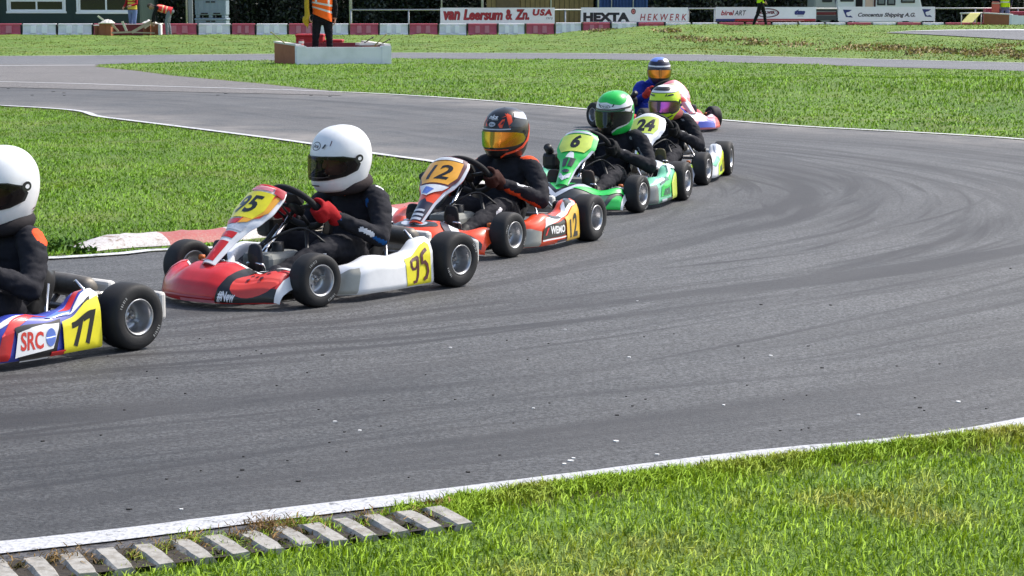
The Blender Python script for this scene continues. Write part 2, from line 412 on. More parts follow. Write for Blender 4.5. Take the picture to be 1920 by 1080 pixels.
# ---- asphalt
def asphalt_mat(name, base, streak=1.0, uv=True, dusty=0.0):
    m, t, b = new_mat(name)
    geo = nd(t, 'ShaderNodeNewGeometry')
    g1 = nd(t, 'ShaderNodeTexNoise', Scale=70.0, Detail=4.0, Roughness=0.85); g2 = nd(t, 'ShaderNodeTexNoise', Scale=0.7, Detail=6.0, Roughness=0.6); g3 = nd(t, 'ShaderNodeTexVoronoi', Scale=130.0)
    g4 = nd(t, 'ShaderNodeTexNoise', Scale=22.0, Detail=5.0, Roughness=0.8)
    for g in (g1, g2, g3, g4): t.links.new(geo.outputs['Position'], g.inputs['Vector'])
    r1 = nd(t, 'ShaderNodeMapRange'); r1.inputs['From Min'].default_value = 0.38; r1.inputs['From Max'].default_value = 0.62; r1.inputs['To Min'].default_value = 0.15; r1.inputs['To Max'].default_value = 1.90; t.links.new(g1.outputs[0], r1.inputs[0])
    r2 = nd(t, 'ShaderNodeMapRange'); r2.inputs['From Min'].default_value = 0.3; r2.inputs['From Max'].default_value = 0.7; r2.inputs['To Min'].default_value = 0.86; r2.inputs['To Max'].default_value = 1.14; t.links.new(g2.outputs[0], r2.inputs[0])
    r4 = nd(t, 'ShaderNodeMapRange'); r4.inputs['From Min'].default_value = 0.3; r4.inputs['From Max'].default_value = 0.7; r4.inputs['To Min'].default_value = 0.72; r4.inputs['To Max'].default_value = 1.28; t.links.new(g4.outputs[0], r4.inputs[0])
    mu = nd(t, 'ShaderNodeMath', operation='MULTIPLY'); t.links.new(r1.outputs[0], mu.inputs[0]); t.links.new(r2.outputs[0], mu.inputs[1])
    mu4 = nd(t, 'ShaderNodeMath', operation='MULTIPLY'); t.links.new(mu.outputs[0], mu4.inputs[0]); t.links.new(r4.outputs[0], mu4.inputs[1])
    # occasional pale stones in the wearing course
    r3 = nd(t, 'ShaderNodeMapRange'); r3.inputs['From Min'].default_value = 0.0; r3.inputs['From Max'].default_value = 0.16; r3.inputs['To Min'].default_value = 1.35; r3.inputs['To Max'].default_value = 1.0; t.links.new(g3.outputs['Distance'], r3.inputs[0])
    mu3 = nd(t, 'ShaderNodeMath', operation='MULTIPLY'); t.links.new(mu4.outputs[0], mu3.inputs[0]); t.links.new(r3.outputs[0], mu3.inputs[1])
    col = nd(t, 'ShaderNodeMix', data_type='RGBA', blend_type='MULTIPLY'); col.inputs[0].default_value = 1; col.inputs[6].default_value = (*base, 1)
    cb = nd(t, 'ShaderNodeCombineColor')
    for k in range(3): t.links.new(mu3.outputs[0], cb.inputs[k])
    t.links.new(cb.outputs[0], col.inputs[7]); last = col.outputs[2]
    if uv:
        uvn = nd(t, 'ShaderNodeUVMap', uv_map='lane')
        def skew(k):
            sp = nd(t, 'ShaderNodeSeparateXYZ'); t.links.new(uvn.outputs[0], sp.inputs[0]); ma = nd(t, 'ShaderNodeMath', operation='MULTIPLY_ADD'); ma.inputs[1].default_value = k
            t.links.new(sp.outputs[0], ma.inputs[0]); t.links.new(sp.outputs[1], ma.inputs[2]); cx = nd(t, 'ShaderNodeCombineXYZ'); t.links.new(sp.outputs[0], cx.inputs[0]); t.links.new(ma.outputs[0], cx.inputs[1]); return cx.outputs[0]
        def streaks(su, sv, lo, hi, seed, dist=0.35, sk=0.0):
            mp = nd(t, 'ShaderNodeMapping'); mp.inputs['Scale'].default_value = (su, sv, 1); mp.inputs['Location'].default_value = (seed, seed * 2.3, 0); t.links.new(skew(sk) if sk else uvn.outputs[0], mp.inputs['Vector'])
            n = nd(t, 'ShaderNodeTexNoise', Scale=1.0, Detail=4.0, Roughness=0.55, Distortion=dist); t.links.new(mp.outputs[0], n.inputs['Vector'])
            r = nd(t, 'ShaderNodeMapRange'); r.inputs['From Min'].default_value = lo; r.inputs['From Max'].default_value = hi; t.links.new(n.outputs[0], r.inputs[0]); return r.outputs[0]
        s1 = streaks(0.13, 2.3, 0.50, 0.66, 3.1, 0.8); s2 = streaks(0.25, 7.0, 0.53, 0.66, 9.4, 0.5); s3 = streaks(0.07, 0.75, 0.44, 0.60, 5.2, 1.0)
        sx = nd(t, 'ShaderNodeMath', operation='MAXIMUM'); t.links.new(s1, sx.inputs[0]); t.links.new(s2, sx.inputs[1])
        for sk_, sd_ in ((.16, 21.3), (-.13, 33.8)):
            s4 = streaks(0.16, 4.2, 0.56, 0.68, sd_, 0.7, sk_); sx2 = nd(t, 'ShaderNodeMath', operation='MAXIMUM'); t.links.new(sx.outputs[0], sx2.inputs[0]); t.links.new(s4, sx2.inputs[1]); sx = sx2
        # where the karts run: a broad band, strongest round the corner (second UV map holds the wear amount)
        wv = nd(t, 'ShaderNodeAttribute', attribute_name='rubber')
        sm = nd(t, 'ShaderNodeMath', operation='MULTIPLY'); t.links.new(sx.outputs[0], sm.inputs[0]); t.links.new(wv.outputs['Fac'], sm.inputs[1])
        sm2 = nd(t, 'ShaderNodeMath', operation='MULTIPLY'); sm2.inputs[1].default_value = 0.80 * streak; t.links.new(sm.outputs[0], sm2.inputs[0])
        sm3 = nd(t, 'ShaderNodeMath', operation='MULTIPLY'); t.links.new(s3, sm3.inputs[0]); t.links.new(wv.outputs['Fac'], sm3.inputs[1])
        sm4 = nd(t, 'ShaderNodeMath', operation='MULTIPLY_ADD'); sm4.inputs[1].default_value = 0.52 * streak; t.links.new(sm3.outputs[0], sm4.inputs[0]); t.links.new(sm2.outputs[0], sm4.inputs[2])
        mk = nd(t, 'ShaderNodeMix', data_type='RGBA'); mk.inputs[7].default_value = (0.028, 0.028, 0.031, 1); mk.clamp_factor = True
        t.links.new(sm4.outputs[0], mk.inputs[0]); t.links.new(last, mk.inputs[6]); last = mk.outputs[2]
        wn = nd(t, 'ShaderNodeAttribute', attribute_name='worn'); mw = nd(t, 'ShaderNodeMix', data_type='RGBA', blend_type='MULTIPLY'); mw.inputs[7].default_value = (0.30, 0.30, 0.31, 1); t.links.new(wn.outputs['Fac'], mw.inputs[0]); t.links.new(last, mw.inputs[6]); last = mw.outputs[2]
        dv = nd(t, 'ShaderNodeAttribute', attribute_name='dust'); n6 = nd(t, 'ShaderNodeTexNoise', Scale=1.1, Detail=7.0, Roughness=0.7); t.links.new(geo.outputs['Position'], n6.inputs['Vector'])
        r6 = nd(t, 'ShaderNodeMapRange'); r6.inputs['From Min'].default_value = 0.35; r6.inputs['From Max'].default_value = 0.65; t.links.new(n6.outputs[0], r6.inputs[0])
        dm_ = nd(t, 'ShaderNodeMath', operation='MULTIPLY'); t.links.new(dv.outputs['Fac'], dm_.inputs[0]); t.links.new(r6.outputs[0], dm_.inputs[1])
        dk = nd(t, 'ShaderNodeMix', data_type='RGBA'); dk.inputs[7].default_value = (0.23, 0.21, 0.19, 1)
        t.links.new(dm_.outputs[0], dk.inputs[0]); t.links.new(last, dk.inputs[6]); last = dk.outputs[2]
    t.links.new(last, b.inputs['Base Color']); b.inputs['Roughness'].default_value = 0.72; b.inputs['Specular IOR Level'].default_value = 0.45
    bp = nd(t, 'ShaderNodeBump', Strength=0.55, Distance=0.006); t.links.new(g1.outputs[0], bp.inputs['Height']); t.links.new(bp.outputs[0], b.inputs['Normal'])
    return m
M_asph = asphalt_mat('asphalt', (0.084, 0.0855, 0.087)); M_asph2 = asphalt_mat('asphalt_old', (0.128, 0.128, 0.132), uv=False); M_asph3 = asphalt_mat('asphalt_dusty', (0.142, 0.131, 0.123), uv=False)
def sheet(name, pts, z, m):
    bm = bmesh.new(); bm.faces.new([bm.verts.new((x, y, z)) for x, y in pts]); bmesh.ops.triangulate(bm, faces=bm.faces[:])
    for f in bm.faces:
        if f.normal.z < 0: f.normal_flip()
    me = bpy.data.meshes.new(name); bm.to_mesh(me); bm.free(); me.materials.append(m); return tag(put(name, me), kind='structure')
# hairpin as a strip; lane coordinates follow it so that rubber lines run round the corner
NS = 28; nL = len(TI); vs = []; uvc = []; rub = []; dus = []; wor = []; s_acc = 0.0
for k in range(nL):
    if k: s_acc += 0.5 * (math.dist(TI[k], TI[k - 1]) + math.dist(TO[k], TO[k - 1]))
    w = math.dist(TI[k], TO[k])
    f = k / (nL - 1)
    for j in range(NS + 1):
        a = j / NS; vs.append((TI[k][0] + (TO[k][0] - TI[k][0]) * a, TI[k][1] + (TO[k][1] - TI[k][1]) * a, 0.004)); uvc.append((s_acc, a * 7.0))
        corner = math.exp(-((f - 0.47) / 0.17) ** 2)
        lane = math.exp(-((a - (0.62 - 0.28 * corner * 0.3)) / 0.33) ** 2)
        rub.append(min(1.0, (0.55 + 0.75 * corner + .35 * float(sstep(.6, .72, f))) * (0.3 + 0.8 * lane)))
        wor.append(0.66 * float(sstep(.60, .84, f)) * (.55 + .45 * float(sstep(.1, .5, a))) + 0.10 * math.exp(-((f - .47) / .1) ** 2))
        e = min(a, 1 - a); dus.append((0.85 if f < 0.42 else 0.0) * math.exp(-(e / 0.13) ** 2) + (0.22 if f < 0.3 else 0.06))
fs = [[k * (NS + 1) + j, (k + 1) * (NS + 1) + j, (k + 1) * (NS + 1) + j + 1, k * (NS + 1) + j + 1] for k in range(nL - 1) for j in range(NS)]
me = bpy.data.meshes.new('racing_track'); me.from_pydata(vs, [], fs); uvl = me.uv_layers.new(name='lane')
for lp in me.loops: uvl.data[lp.index].uv = uvc[lp.vertex_index]
for nm, val in (('rubber', rub), ('dust', dus), ('worn', wor)):
    at = me.attributes.new(nm, 'FLOAT', 'POINT'); at.data.foreach_set('value', val)
bm = bmesh.new(); bm.from_mesh(me); bmesh.ops.recalc_face_normals(bm, faces=bm.faces[:])
if sum(f.normal.z for f in bm.faces) < 0: bmesh.ops.reverse_faces(bm, faces=bm.faces[:])
bm.to_mesh(me); bm.free(); me.materials.append(M_asph); tag(put('racing_track', me), kind='structure')
sheet('far_track', [tuple(p) for p in FAR_POLY], 0.006, M_asph2)
sheet('tarmac_apron', [tuple(p) for p in SLIP_POLY], 0.0095, M_asph3)
# painted lines
def paint_mat(name, col, chip=0.35, under=(0.12, 0.12, 0.125), scale=14.0):
    m, t, b = new_mat(name); geo = nd(t, 'ShaderNodeNewGeometry')
    n = nd(t, 'ShaderNodeTexNoise', Scale=scale, Detail=8.0, Roughness=0.75); n2 = nd(t, 'ShaderNodeTexNoise', Scale=75.0, Detail=3.0)
    for q_ in (n, n2): t.links.new(geo.outputs['Position'], q_.inputs['Vector'])
    r = nd(t, 'ShaderNodeMapRange'); r.inputs['From Min'].default_value = 0.56; r.inputs['From Max'].default_value = 0.63; r.inputs['To Max'].default_value = chip * 2; t.links.new(n.outputs[0], r.inputs[0])
    r2 = nd(t, 'ShaderNodeMapRange'); r2.inputs['From Min'].default_value = 0.48; r2.inputs['From Max'].default_value = 0.72; r2.inputs['To Max'].default_value = 0.62; t.links.new(n2.outputs[0], r2.inputs[0])
    mx_ = nd(t, 'ShaderNodeMath', operation='MAXIMUM'); t.links.new(r.outputs[0], mx_.inputs[0]); t.links.new(r2.outputs[0], mx_.inputs[1])
    mx = nd(t, 'ShaderNodeMix', data_type='RGBA'); mx.inputs[6].default_value = (*col, 1); mx.inputs[7].default_value = (*under, 1); t.links.new(mx_.outputs[0], mx.inputs[0])
    t.links.new(mx.outputs[2], b.inputs['Base Color']); b.inputs['Roughness'].default_value = 0.6
    bp = nd(t, 'ShaderNodeBump', Strength=0.4, Distance=0.004); t.links.new(n2.outputs[0], bp.inputs['Height']); t.links.new(bp.outputs[0], b.inputs['Normal'])
    return m
M_line = paint_mat('line_paint', (0.50, 0.50, 0.51), chip=0.45, under=(0.12, 0.12, 0.12), scale=26); M_line_far = paint_mat('line_paint_far', (0.60, 0.60, 0.60), chip=0.42, scale=6)
def strip(name, pts, w, z, m, side=0.0):
    pts = [Vector((x, y, 0)) for x, y in pts]; vs = []; n = len(pts)
    for i in range(n):
        d = (pts[min(i + 1, n - 1)] - pts[max(i - 1, 0)]).normalized(); nn = Vector((-d.y, d.x, 0)); j = 0.006 * mnoise.noise((i * 1.3, 0, 3.7))
        vs += [pts[i] + nn * (w / 2 + side + j), pts[i] + nn * (-w / 2 + side - j)]
    o = MB().add([(v.x, v.y, z) for v in vs], [[2 * i, 2 * i + 1, 2 * i + 3, 2 * i + 2] for i in range(n - 1)])
    me = o.data(name, [m])
    if me.polygons[0].normal.z < 0: me.flip_normals()
    return tag(put(name, me), kind='structure')
strip('track_edge_line', resample(crom(outer_apex[-2:] + outer_dn), 180), 0.125, 0.0135, M_line)
strip('track_edge_line', resample(crom(outer_up + outer_apex[:2]), 160), 0.10, 0.0135, M_line_far, side=0)
strip('track_edge_line', resample(crom(inner_up + inner_apex + inner_dn), 220), 0.09, 0.0135, M_line_far)
strip('far_track_line', resample([tuple(p) for p in far_top], 80), 0.16, 0.0135, M_line_far, side=-0.12)
strip('apron_line', [(-40.0, 43.8)] + PXY([(-100, 124), (0, 124), (90, 123.6), (178, 123.2)]), 0.22, 0.0145, M_line_far)

def base_rise(x, y):
    rg = math.exp(-((y - 73) / 8.0) ** 2) if y < 73 else math.exp(-((y - 73) / 2.6) ** 2)
    return 0.43 * rg * float(sstep(-0.01, 0.085, x / y)) + 0.02
right_top = [tuple(GT(*p).xy) for p in [(1662, 62.5), (1710, 60), (1770, 58), (1850, 57.2), (1920, 57), (2050, 57), (2200, 57)]]
right_bot = [tuple(GT(*p).xy) for p in [(1664, 63), (1740, 66), (1790, 69), (1850, 72), (1920, 76), (2050, 80), (2200, 84)]]
rt_, rb_ = resample(right_top, 50), resample(right_bot, 50); RIGHT_POLY = poly_np(right_top + right_bot[::-1]); vs = []
for a, b in zip(rt_, rb_):
    for j in range(9):
        x, y = a[0] + (b[0] - a[0]) * j / 8, a[1] + (b[1] - a[1]) * j / 8; vs.append((x, y, base_rise(x, y) + .022))
m = MB().add(vs, [[i * 9 + j, (i + 1) * 9 + j, (i + 1) * 9 + j + 1, i * 9 + j + 1] for i in range(49) for j in range(8)], 0, True); me = m.data('side_track', [M_asph2])
if me.polygons[200].normal.z < 0: me.flip_normals()
tag(put('side_track', me), kind='structure')
vs = []
for a, b in zip(rt_, rb_):
    for q in (0.0, .13): x, y = a[0] + (b[0] - a[0]) * q, a[1] + (b[1] - a[1]) * q; vs.append((x, y, base_rise(x, y) + .034))
m = MB().add(vs, [[2 * i, 2 * i + 2, 2 * i + 3, 2 * i + 1] for i in range(49)], 0, True); me = m.data('side_track_line', [M_line_far])
if me.polygons[20].normal.z < 0: me.flip_normals()
tag(put('side_track_line', me), kind='structure')
# asphalt shoulder outside the near line, ribbed concrete kerb, painted hump kerb
SHS = 0.08
sh = [p for p in resample(crom(outer_dn), 240) if p[0] < -0.12]
strip('track_shoulder', sh, 0.24, 0.0085, asphalt_mat('asphalt_shoulder', (0.060, 0.058, 0.060), uv=False), side=SHS)
def offset_path(pts, d):
    P = [Vector((x, y, 0)) for x, y in pts]; out = []
    for i in range(len(P)):
        t = (P[min(i + 1, len(P) - 1)] - P[max(i - 1, 0)]).normalized(); out.append((P[i].x - t.y * d, P[i].y + t.x * d))
    return out
LINE_FG = resample(crom(outer_dn), 400)            # runs from the right to the left
M_conc = mat('concrete', (0.35, 0.335, 0.305), 0.85, wear=0.95, bump=0.005, bscale=70, wcol=(0.15, 0.13, 0.10), wscale=26)
M_soil = mat('soil', (0.022, 0.017, 0.012), 0.95, wear=0.7, bump=0.02, bscale=60, wcol=(0.075, 0.055, 0.032), wscale=45)
kerb = thing('ribbed_kerb', 'pale concrete ribbed rumble kerb with soil in its gaps along the near white line', 'kerb', tuple(G(430, 1010)))
K0 = Vector(kerb.location)
cum = [0.0]
for a, b in zip(LINE_FG, LINE_FG[1:]): cum.append(cum[-1] + math.dist(a, b))
def on_line(s):
    k = min(max(j for j in range(len(cum)) if cum[j] <= s), len(cum) - 2); t = (s - cum[k]) / (cum[k + 1] - cum[k])
    p = Vector((LINE_FG[k][0] + (LINE_FG[k + 1][0] - LINE_FG[k][0]) * t, LINE_FG[k][1] + (LINE_FG[k + 1][1] - LINE_FG[k][1]) * t, 0))
    d = Vector((LINE_FG[k + 1][0] - LINE_FG[k][0], LINE_FG[k + 1][1] - LINE_FG[k][1], 0)).normalized(); return p, d
gk = G(765, 954); s0 = cum[min(range(len(LINE_FG)), key=lambda k: math.dist(LINE_FG[k], (gk.x, gk.y)))]
bed = []
for k in range(26):
    p, d = on_line(s0 + 0.12 * k); n_ = Vector((d.y, -d.x, 0))
    if n_.y > 0: n_ = -n_
    bed.append((p, n_, d))
mb = MB(); m_ = len(bed)
vsb = [tuple(p + n_ * o + Vector((0, 0, z)) - K0) for p, n_, d in bed for o, z in ((0.145, 0.012), (0.20, 0.025), (0.41, 0.028))]
mb.add(vsb, [[3 * i + c, 3 * i + c + 1, 3 * i + c + 4, 3 * i + c + 3] for i in range(m_ - 1) for c in range(2)], 0, True)
mb.build('soil_bed', M_soil, kerb)
for k in range(32):
    p, d = on_line(s0 + 0.0945 * k + random.uniform(-.004, .004)); n_ = Vector((d.y, -d.x, 0))
    if n_.y > 0: n_ = -n_
    mb = MB(); a = p + n_ * (0.168 + random.uniform(-.008, .008)); w = 0.0325 + random.uniform(-.002, .003)
    vs = []; L = 0.25
    for j in range(6):
        q = j / 5; c = a + n_ * (L * q); top = 0.033 + 0.004 * math.sin(q * 3.1) - (0.012 if j == 0 else 0); ww = w * (0.93 if j in (0, 5) else 1)
        for o, z in ((-ww - .012, 0.0), (-ww, top - 0.012), (-ww + 0.010, top), (ww - 0.010, top), (ww, top - 0.012), (ww + .012, 0.0)):
            vs.append(c + d * (o + random.uniform(-.002, .002)) + Vector((0, 0, z + random.uniform(-.0015, .0015))) - K0)
    fs = [[6 * j + c, 6 * j + c + 1, 6 * j + c + 7, 6 * j + c + 6] for j in range(5) for c in range(5)] + [[0, 1, 2, 3, 4, 5], [35, 34, 33, 32, 31, 30]]
    mb.add([tuple(v) for v in vs], fs, 0, False)
    me = mb.data('rib', [M_conc]); bm = bmesh.new(); bm.from_mesh(me); bmesh.ops.recalc_face_normals(bm, faces=bm.faces[:]); bm.to_mesh(me); bm.free()
    put('rib', me, kerb)
# red and white hump kerb on the inside of the corner
M_kw = paint_mat('kerb_white', (0.55, 0.52, 0.50), chip=0.5, under=(0.24, 0.16, 0.11), scale=9); M_kr = paint_mat('kerb_red', (0.40, 0.10, 0.085), chip=0.5, under=(0.36, 0.25, 0.21), scale=12)
kb = PXY([(168, 473), (240, 466), (318, 461), (445, 452), (512, 445), (640, 427), (760, 409), (850, 394), (905, 378), (930, 362), (915, 348), (880, 334)])
kpath = resample(crom(kb), 90); kc = [0.0]
for a, b in zip(kpath, kpath[1:]): kc.append(kc[-1] + math.dist(a, b))
brk = [kc[min(range(90), key=lambda j: math.dist(kpath[j], kb[i]))] for i in (2, 3, 4, 5, 6, 7, 8, 9, 10)]
prof = [(0.0, 0.0), (0.02, 0.022), (0.07, 0.042), (0.15, 0.056), (0.24, 0.056), (0.30, 0.045), (0.34, 0.0)]
kmb = MB(); vs = []
KP = [Vector((x, y, 0)) for x, y in kpath]
for i in range(90):
    t = (KP[min(i + 1, 89)] - KP[max(i - 1, 0)]).normalized(); nn = Vector((-t.y, t.x, 0))
    sc = min(1, 0.25 + i / 5)
    for o, z in prof:
        j = mnoise.noise((kc[i] * 5, o * 14, 1.1)) + .6 * mnoise.noise((kc[i] * 13, o * 30, 4.1)); vs.append(KP[i] + nn * (o * (.85 if i % 1 == 0 else 1) + 0.022 * j) + Vector((0, 0, max(z * sc + 0.017 * j * (z > 0), 0) + 0.004)))
fs = []; ms = []
for i in range(89):
    seg = sum(1 for b_ in brk if kc[i] + 1e-6 >= b_) % 2
    for c in range(len(prof) - 1): fs.append([i * 7 + c, (i + 1) * 7 + c, (i + 1) * 7 + c + 1, i * 7 + c + 1]); ms.append(seg)
kmb.v = [tuple(v) for v in vs]; kmb.f = fs; kmb.m = ms; kmb.s = [True] * len(fs)
me = kmb.data('painted_kerb', [M_kw, M_kr])
bm = bmesh.new(); bm.from_mesh(me); bmesh.ops.recalc_face_normals(bm, faces=bm.faces[:])
if sum(f.normal.z for f in bm.faces) < 0: bmesh.ops.reverse_faces(bm, faces=bm.faces[:])
bm.to_mesh(me); bm.free()
tag(put('painted_kerb', me), 'worn red and white concrete hump kerb round the inside of the corner', 'kerb')

# ================================================================== GRASS
def blades(name, P, h, w, lean, m, zs=None, curl=0.5):
    """P (N,2) roots; h,w,lean (N,) sizes -> one mesh of tapering bent blades"""
    N = len(P)
    if zs is None: zs = terrain(P[:, 0], P[:, 1]) * sstep(0.0, 0.8, track_mask(P))
    a = RNG.uniform(0, 2 * np.pi, N); la = RNG.uniform(0, 2 * np.pi, N); wx, wy = np.cos(a) * w / 2, np.sin(a) * w / 2; lx, ly = np.cos(la) * lean * h, np.sin(la) * lean * h
    V = np.zeros((N, 5, 3)); b = np.stack([P[:, 0], P[:, 1], zs - 0.004], 1)
    V[:, 0] = b; V[:, 1] = b; V[:, 0, 0] -= wx; V[:, 0, 1] -= wy; V[:, 1, 0] += wx; V[:, 1, 1] += wy
    mid = b.copy(); mid[:, 0] += lx * curl * 0.6; mid[:, 1] += ly * curl * 0.6; mid[:, 2] += h * 0.58
    V[:, 2] = mid; V[:, 3] = mid; V[:, 2, 0] += wx * .8; V[:, 2, 1] += wy * .8; V[:, 3, 0] -= wx * .8; V[:, 3, 1] -= wy * .8
    V[:, 4] = b; V[:, 4, 0] += lx; V[:, 4, 1] += ly; V[:, 4, 2] += h * np.sqrt(np.clip(1 - 0.55 * lean ** 2, 0.15, 1))
    o = (np.arange(N) * 5)[:, None]
    T = np.concatenate([o + np.array([[0, 1, 2]]), o + np.array([[0, 2, 3]]), o + np.array([[3, 2, 4]])], 0)
    tint = np.repeat(np.clip(RNG.normal(0.5, 0.2, N), 0, 1), 5)
    me = np_mesh(name, V.reshape(-1, 3), T, smooth=True, attrs={'tint': tint}); me.materials.append(m)
    nv_ = np.zeros((N, 5, 3)); nv_[:, :, 2] = 1.0; nv_[:, :, 0] += (lx / h)[:, None] * .45; nv_[:, :, 1] += (ly / h)[:, None] * .45      # soft rounded blades: the lawn shades as a canopy
    nv_[:, 0::2, 0] -= (np.sin(a) * .35)[:, None]; nv_[:, 1::2, 0] += (np.sin(a) * .35)[:, None]; nv_ = nv_.reshape(-1, 3); nv_ /= np.linalg.norm(nv_, axis=1)[:, None]
    me.normals_split_custom_set_from_vertices(nv_.astype(np.float32))
    return put(name, me)
def scatter(pg, n, ybias=1.6, ymin=None):
    """roots in a polygon, denser near the camera (about even in the picture)"""
    pg = poly_np(pg); lo, hi = pg.min(0), pg.max(0); out = []; got = 0; y0 = max(lo[1], ymin or lo[1])
    while got < n:
        c = np.stack([RNG.uniform(lo[0], hi[0], n * 3), RNG.uniform(lo[1], hi[1], n * 3)], 1)
        c = c[inside(c, pg)]; c = c[RNG.uniform(0, 1, len(c)) < (y0 / c[:, 1]) ** ybias]; out.append(c); got += len(c)
        if not len(c): break
    return np.concatenate(out)[:n]
def clumpy(P, sc, amt):
    """thin some places and keep tufts elsewhere"""
    v = np.sin(P[:, 0] * sc + 1.7 * np.sin(P[:, 1] * sc * .8)) * np.sin(P[:, 1] * sc * 1.2 + 1.3 * np.sin(P[:, 0] * sc * .7)); return P[RNG.uniform(0, 1, len(P)) > amt * (0.5 - 0.5 * v)]
def hfield(P, sc): return 0.5 + 0.5 * np.sin(P[:, 0] * sc + 2.1 * np.sin(P[:, 1] * sc * .63 + 1)) * np.sin(P[:, 1] * sc * 1.1 + 1.9 * np.sin(P[:, 0] * sc * .5))
# near verge
fg = PXY([(230, 1064), (310, 1050), (400, 1034), (455, 1030), (520, 1010), (600, 1000), (690, 979), (740, 975), (800, 962), (860, 946), (905, 940), (1000, 924), (1200, 900), (1400, 876), (1650, 846), (1920, 813)]) + [(2.7, 7.75), (3.5, 8.5), (4.4, 8.2), (3.6, 4.0), (-1.4, 4.0), (-1.35, 4.9)]
P = clumpy(scatter(fg, 105000, 1.2), 6.0, 0.35); n = len(P); hf = hfield(P, 3.3); ed = edge_dist(P, fg[:18])
hh = (0.014 + 0.022 * RNG.random(n) ** 1.5 + 0.020 * hf * RNG.random(n)) * np.clip(0.6 + ed / 0.22, 0.6, 1.0)
zfg = np.maximum(terrain(P[:, 0], P[:, 1]) * sstep(0.0, 0.8, track_mask(P)), .010)
tag(blades('grass', P, hh, 0.0032 + 0.0022 * RNG.random(n), np.clip(RNG.normal(0.8, 0.35, n), 0.05, 1.3), M_blade_fg, zs=zfg), 'long bright green grass on the near verge below the white line', 'grass', kind='stuff')
# ragged fringe of longer grass creeping over the shoulder and the ends of the ribs
fr = resample(fg[9:17], 560); cl = []
for k, (x, y) in enumerate(fr):
    q = .5 + .5 * math.sin(k * .21) * math.sin(k * .047 + 1)
    for j in range(int(26 + 34 * q)): cl.append((x + RNG.normal(0, .02), y + RNG.normal(.008 * q, .010) - abs(RNG.normal(0, .055))))
for k in range(2600): p = G(RNG.uniform(250, 880), 0) if False else (lambda x: G(x, 1078 - .148 * x + 12 * math.sin(x * .031) + RNG.normal(13, 7)))(RNG.uniform(240, 880)); cl.append((p.x, p.y))
for k in range(900): p = G(RNG.normal(862, 22), RNG.normal(957, 8)); cl.append((p.x, p.y))
P = poly_np(cl); n = len(P)
tag(blades('grass', P, RNG.uniform(0.016, 0.045, n), RNG.uniform(0.003, 0.0048, n), np.clip(RNG.normal(0.8, 0.35, n), 0.05, 1.3), M_blade_fg, zs=np.full(n, .011)), 'ragged fringe of grass along the near track edge', 'grass', kind='stuff')
# infield
infield = INNER[4:-10] + [(-14.0, 7.6), (-16, 20)]
inf = [tuple(p) for p in INNER] + [(-14.0, 20.0)]
P = scatter(inf, 330000, 1.2, 10.5); P = P[(P[:, 0] > -0.36 * P[:, 1])][:150000]; P = clumpy(P, 2.4, 0.25); ed = edge_dist(P, INNER)
kd = edge_dist(P, kpath); P = P[(ed > 0.07) & (kd > 0.05)]
kin = inside(P, poly_np([(v.x, v.y) for v in [Vector(vs[i * 7 + 6]) for i in range(90)]] + list(reversed(kpath)))); P = P[~kin]
n = len(P); hf = hfield(P, 1.7)
tag(blades('grass', P, 0.012 + 0.018 * RNG.random(n) + 0.016 * hf * RNG.random(n), 0.006 + 0.005 * RNG.random(n), np.clip(RNG.normal(0.75, 0.3, n), 0.05, 1.25), M_blade), 'mown green infield grass inside the hairpin corner', 'grass', kind='stuff')
# broad-leaved weeds by the end of the kerb
P = PXY([(int(x), int(y)) for x, y in zip(RNG.uniform(85, 178, 260), RNG.uniform(456, 478, 260))]); P = poly_np(P); n = len(P)
tag(blades('weeds', P, RNG.uniform(0.02, 0.06, n), RNG.uniform(0.015, 0.03, n), RNG.uniform(0.5, 1.2, n), grass_mat('weed_leaf', (0.05, 0.12, 0.018), (0.12, 0.24, 0.04), (0.14, 0.18, 0.06), blade=True)), 'low broad leaved weeds at the left end of the red and white kerb', 'weeds', kind='stuff')
# bank between hairpin and far track
bank = [tuple(p) for p in OUTER if p[1] > 14] + [(9.5, 12.0), (16, 12)] + PXY([(2600, 180), (2200, 149), (1920, 136), (1700, 129.5), (1500, 123), (1300, 117), (1100, 113), (740, 112), (400, 117.5), (187, 122.5)])
bk = poly_np(bank); P = scatter(bank, 150000, 1.3, 18); P = P[np.abs(P[:, 0]) < 0.33 * P[:, 1] + 1.0]; P = P[~inside(P, SLIP_POLY)]; P = clumpy(P, 1.1, 0.3)
P = P[track_mask(P) > 0.05]; n = len(P); hf = hfield(P, 0.9)
slope = np.exp(-((P[:, 1] - (31 - 0.15 * P[:, 0])) / 2.6) ** 2) * sstep(1, 5, P[:, 0])
tag(blades('grass', P, 0.016 + 0.026 * RNG.random(n) + (0.02 + 0.07 * slope) * hf * RNG.random(n), 0.010 + 0.010 * RNG.random(n), np.clip(RNG.normal(0.75, 0.3, n), 0.05, 1.25), M_blade), 'rough green grass bank between the hairpin and the far track', 'grass', kind='stuff')
# field beyond the far track
far = [tuple(p) for p in far_top[1:-1]] + [(40, 79), (-30, 79)]
P = scatter(far, 80000, 1.2, 42); P = P[np.abs(P[:, 0]) < 0.29 * P[:, 1]]; P = P[(track_mask(P) > 0.12) & ~inside(P, RIGHT_POLY)]; n = len(P); hf = hfield(P, 0.5)
rough = sstep(0.03, 0.1, P[:, 0] / P[:, 1])
tag(blades('grass', P, 0.012 + 0.02 * RNG.random(n) + 0.06 * rough * hf * RNG.random(n), 0.02 + 0.02 * RNG.random(n), np.clip(RNG.normal(0.8, 0.3, n), 0.05, 1.25), M_blade_far), 'yellowish grass field beyond the far track, before the barriers', 'grass', kind='stuff')
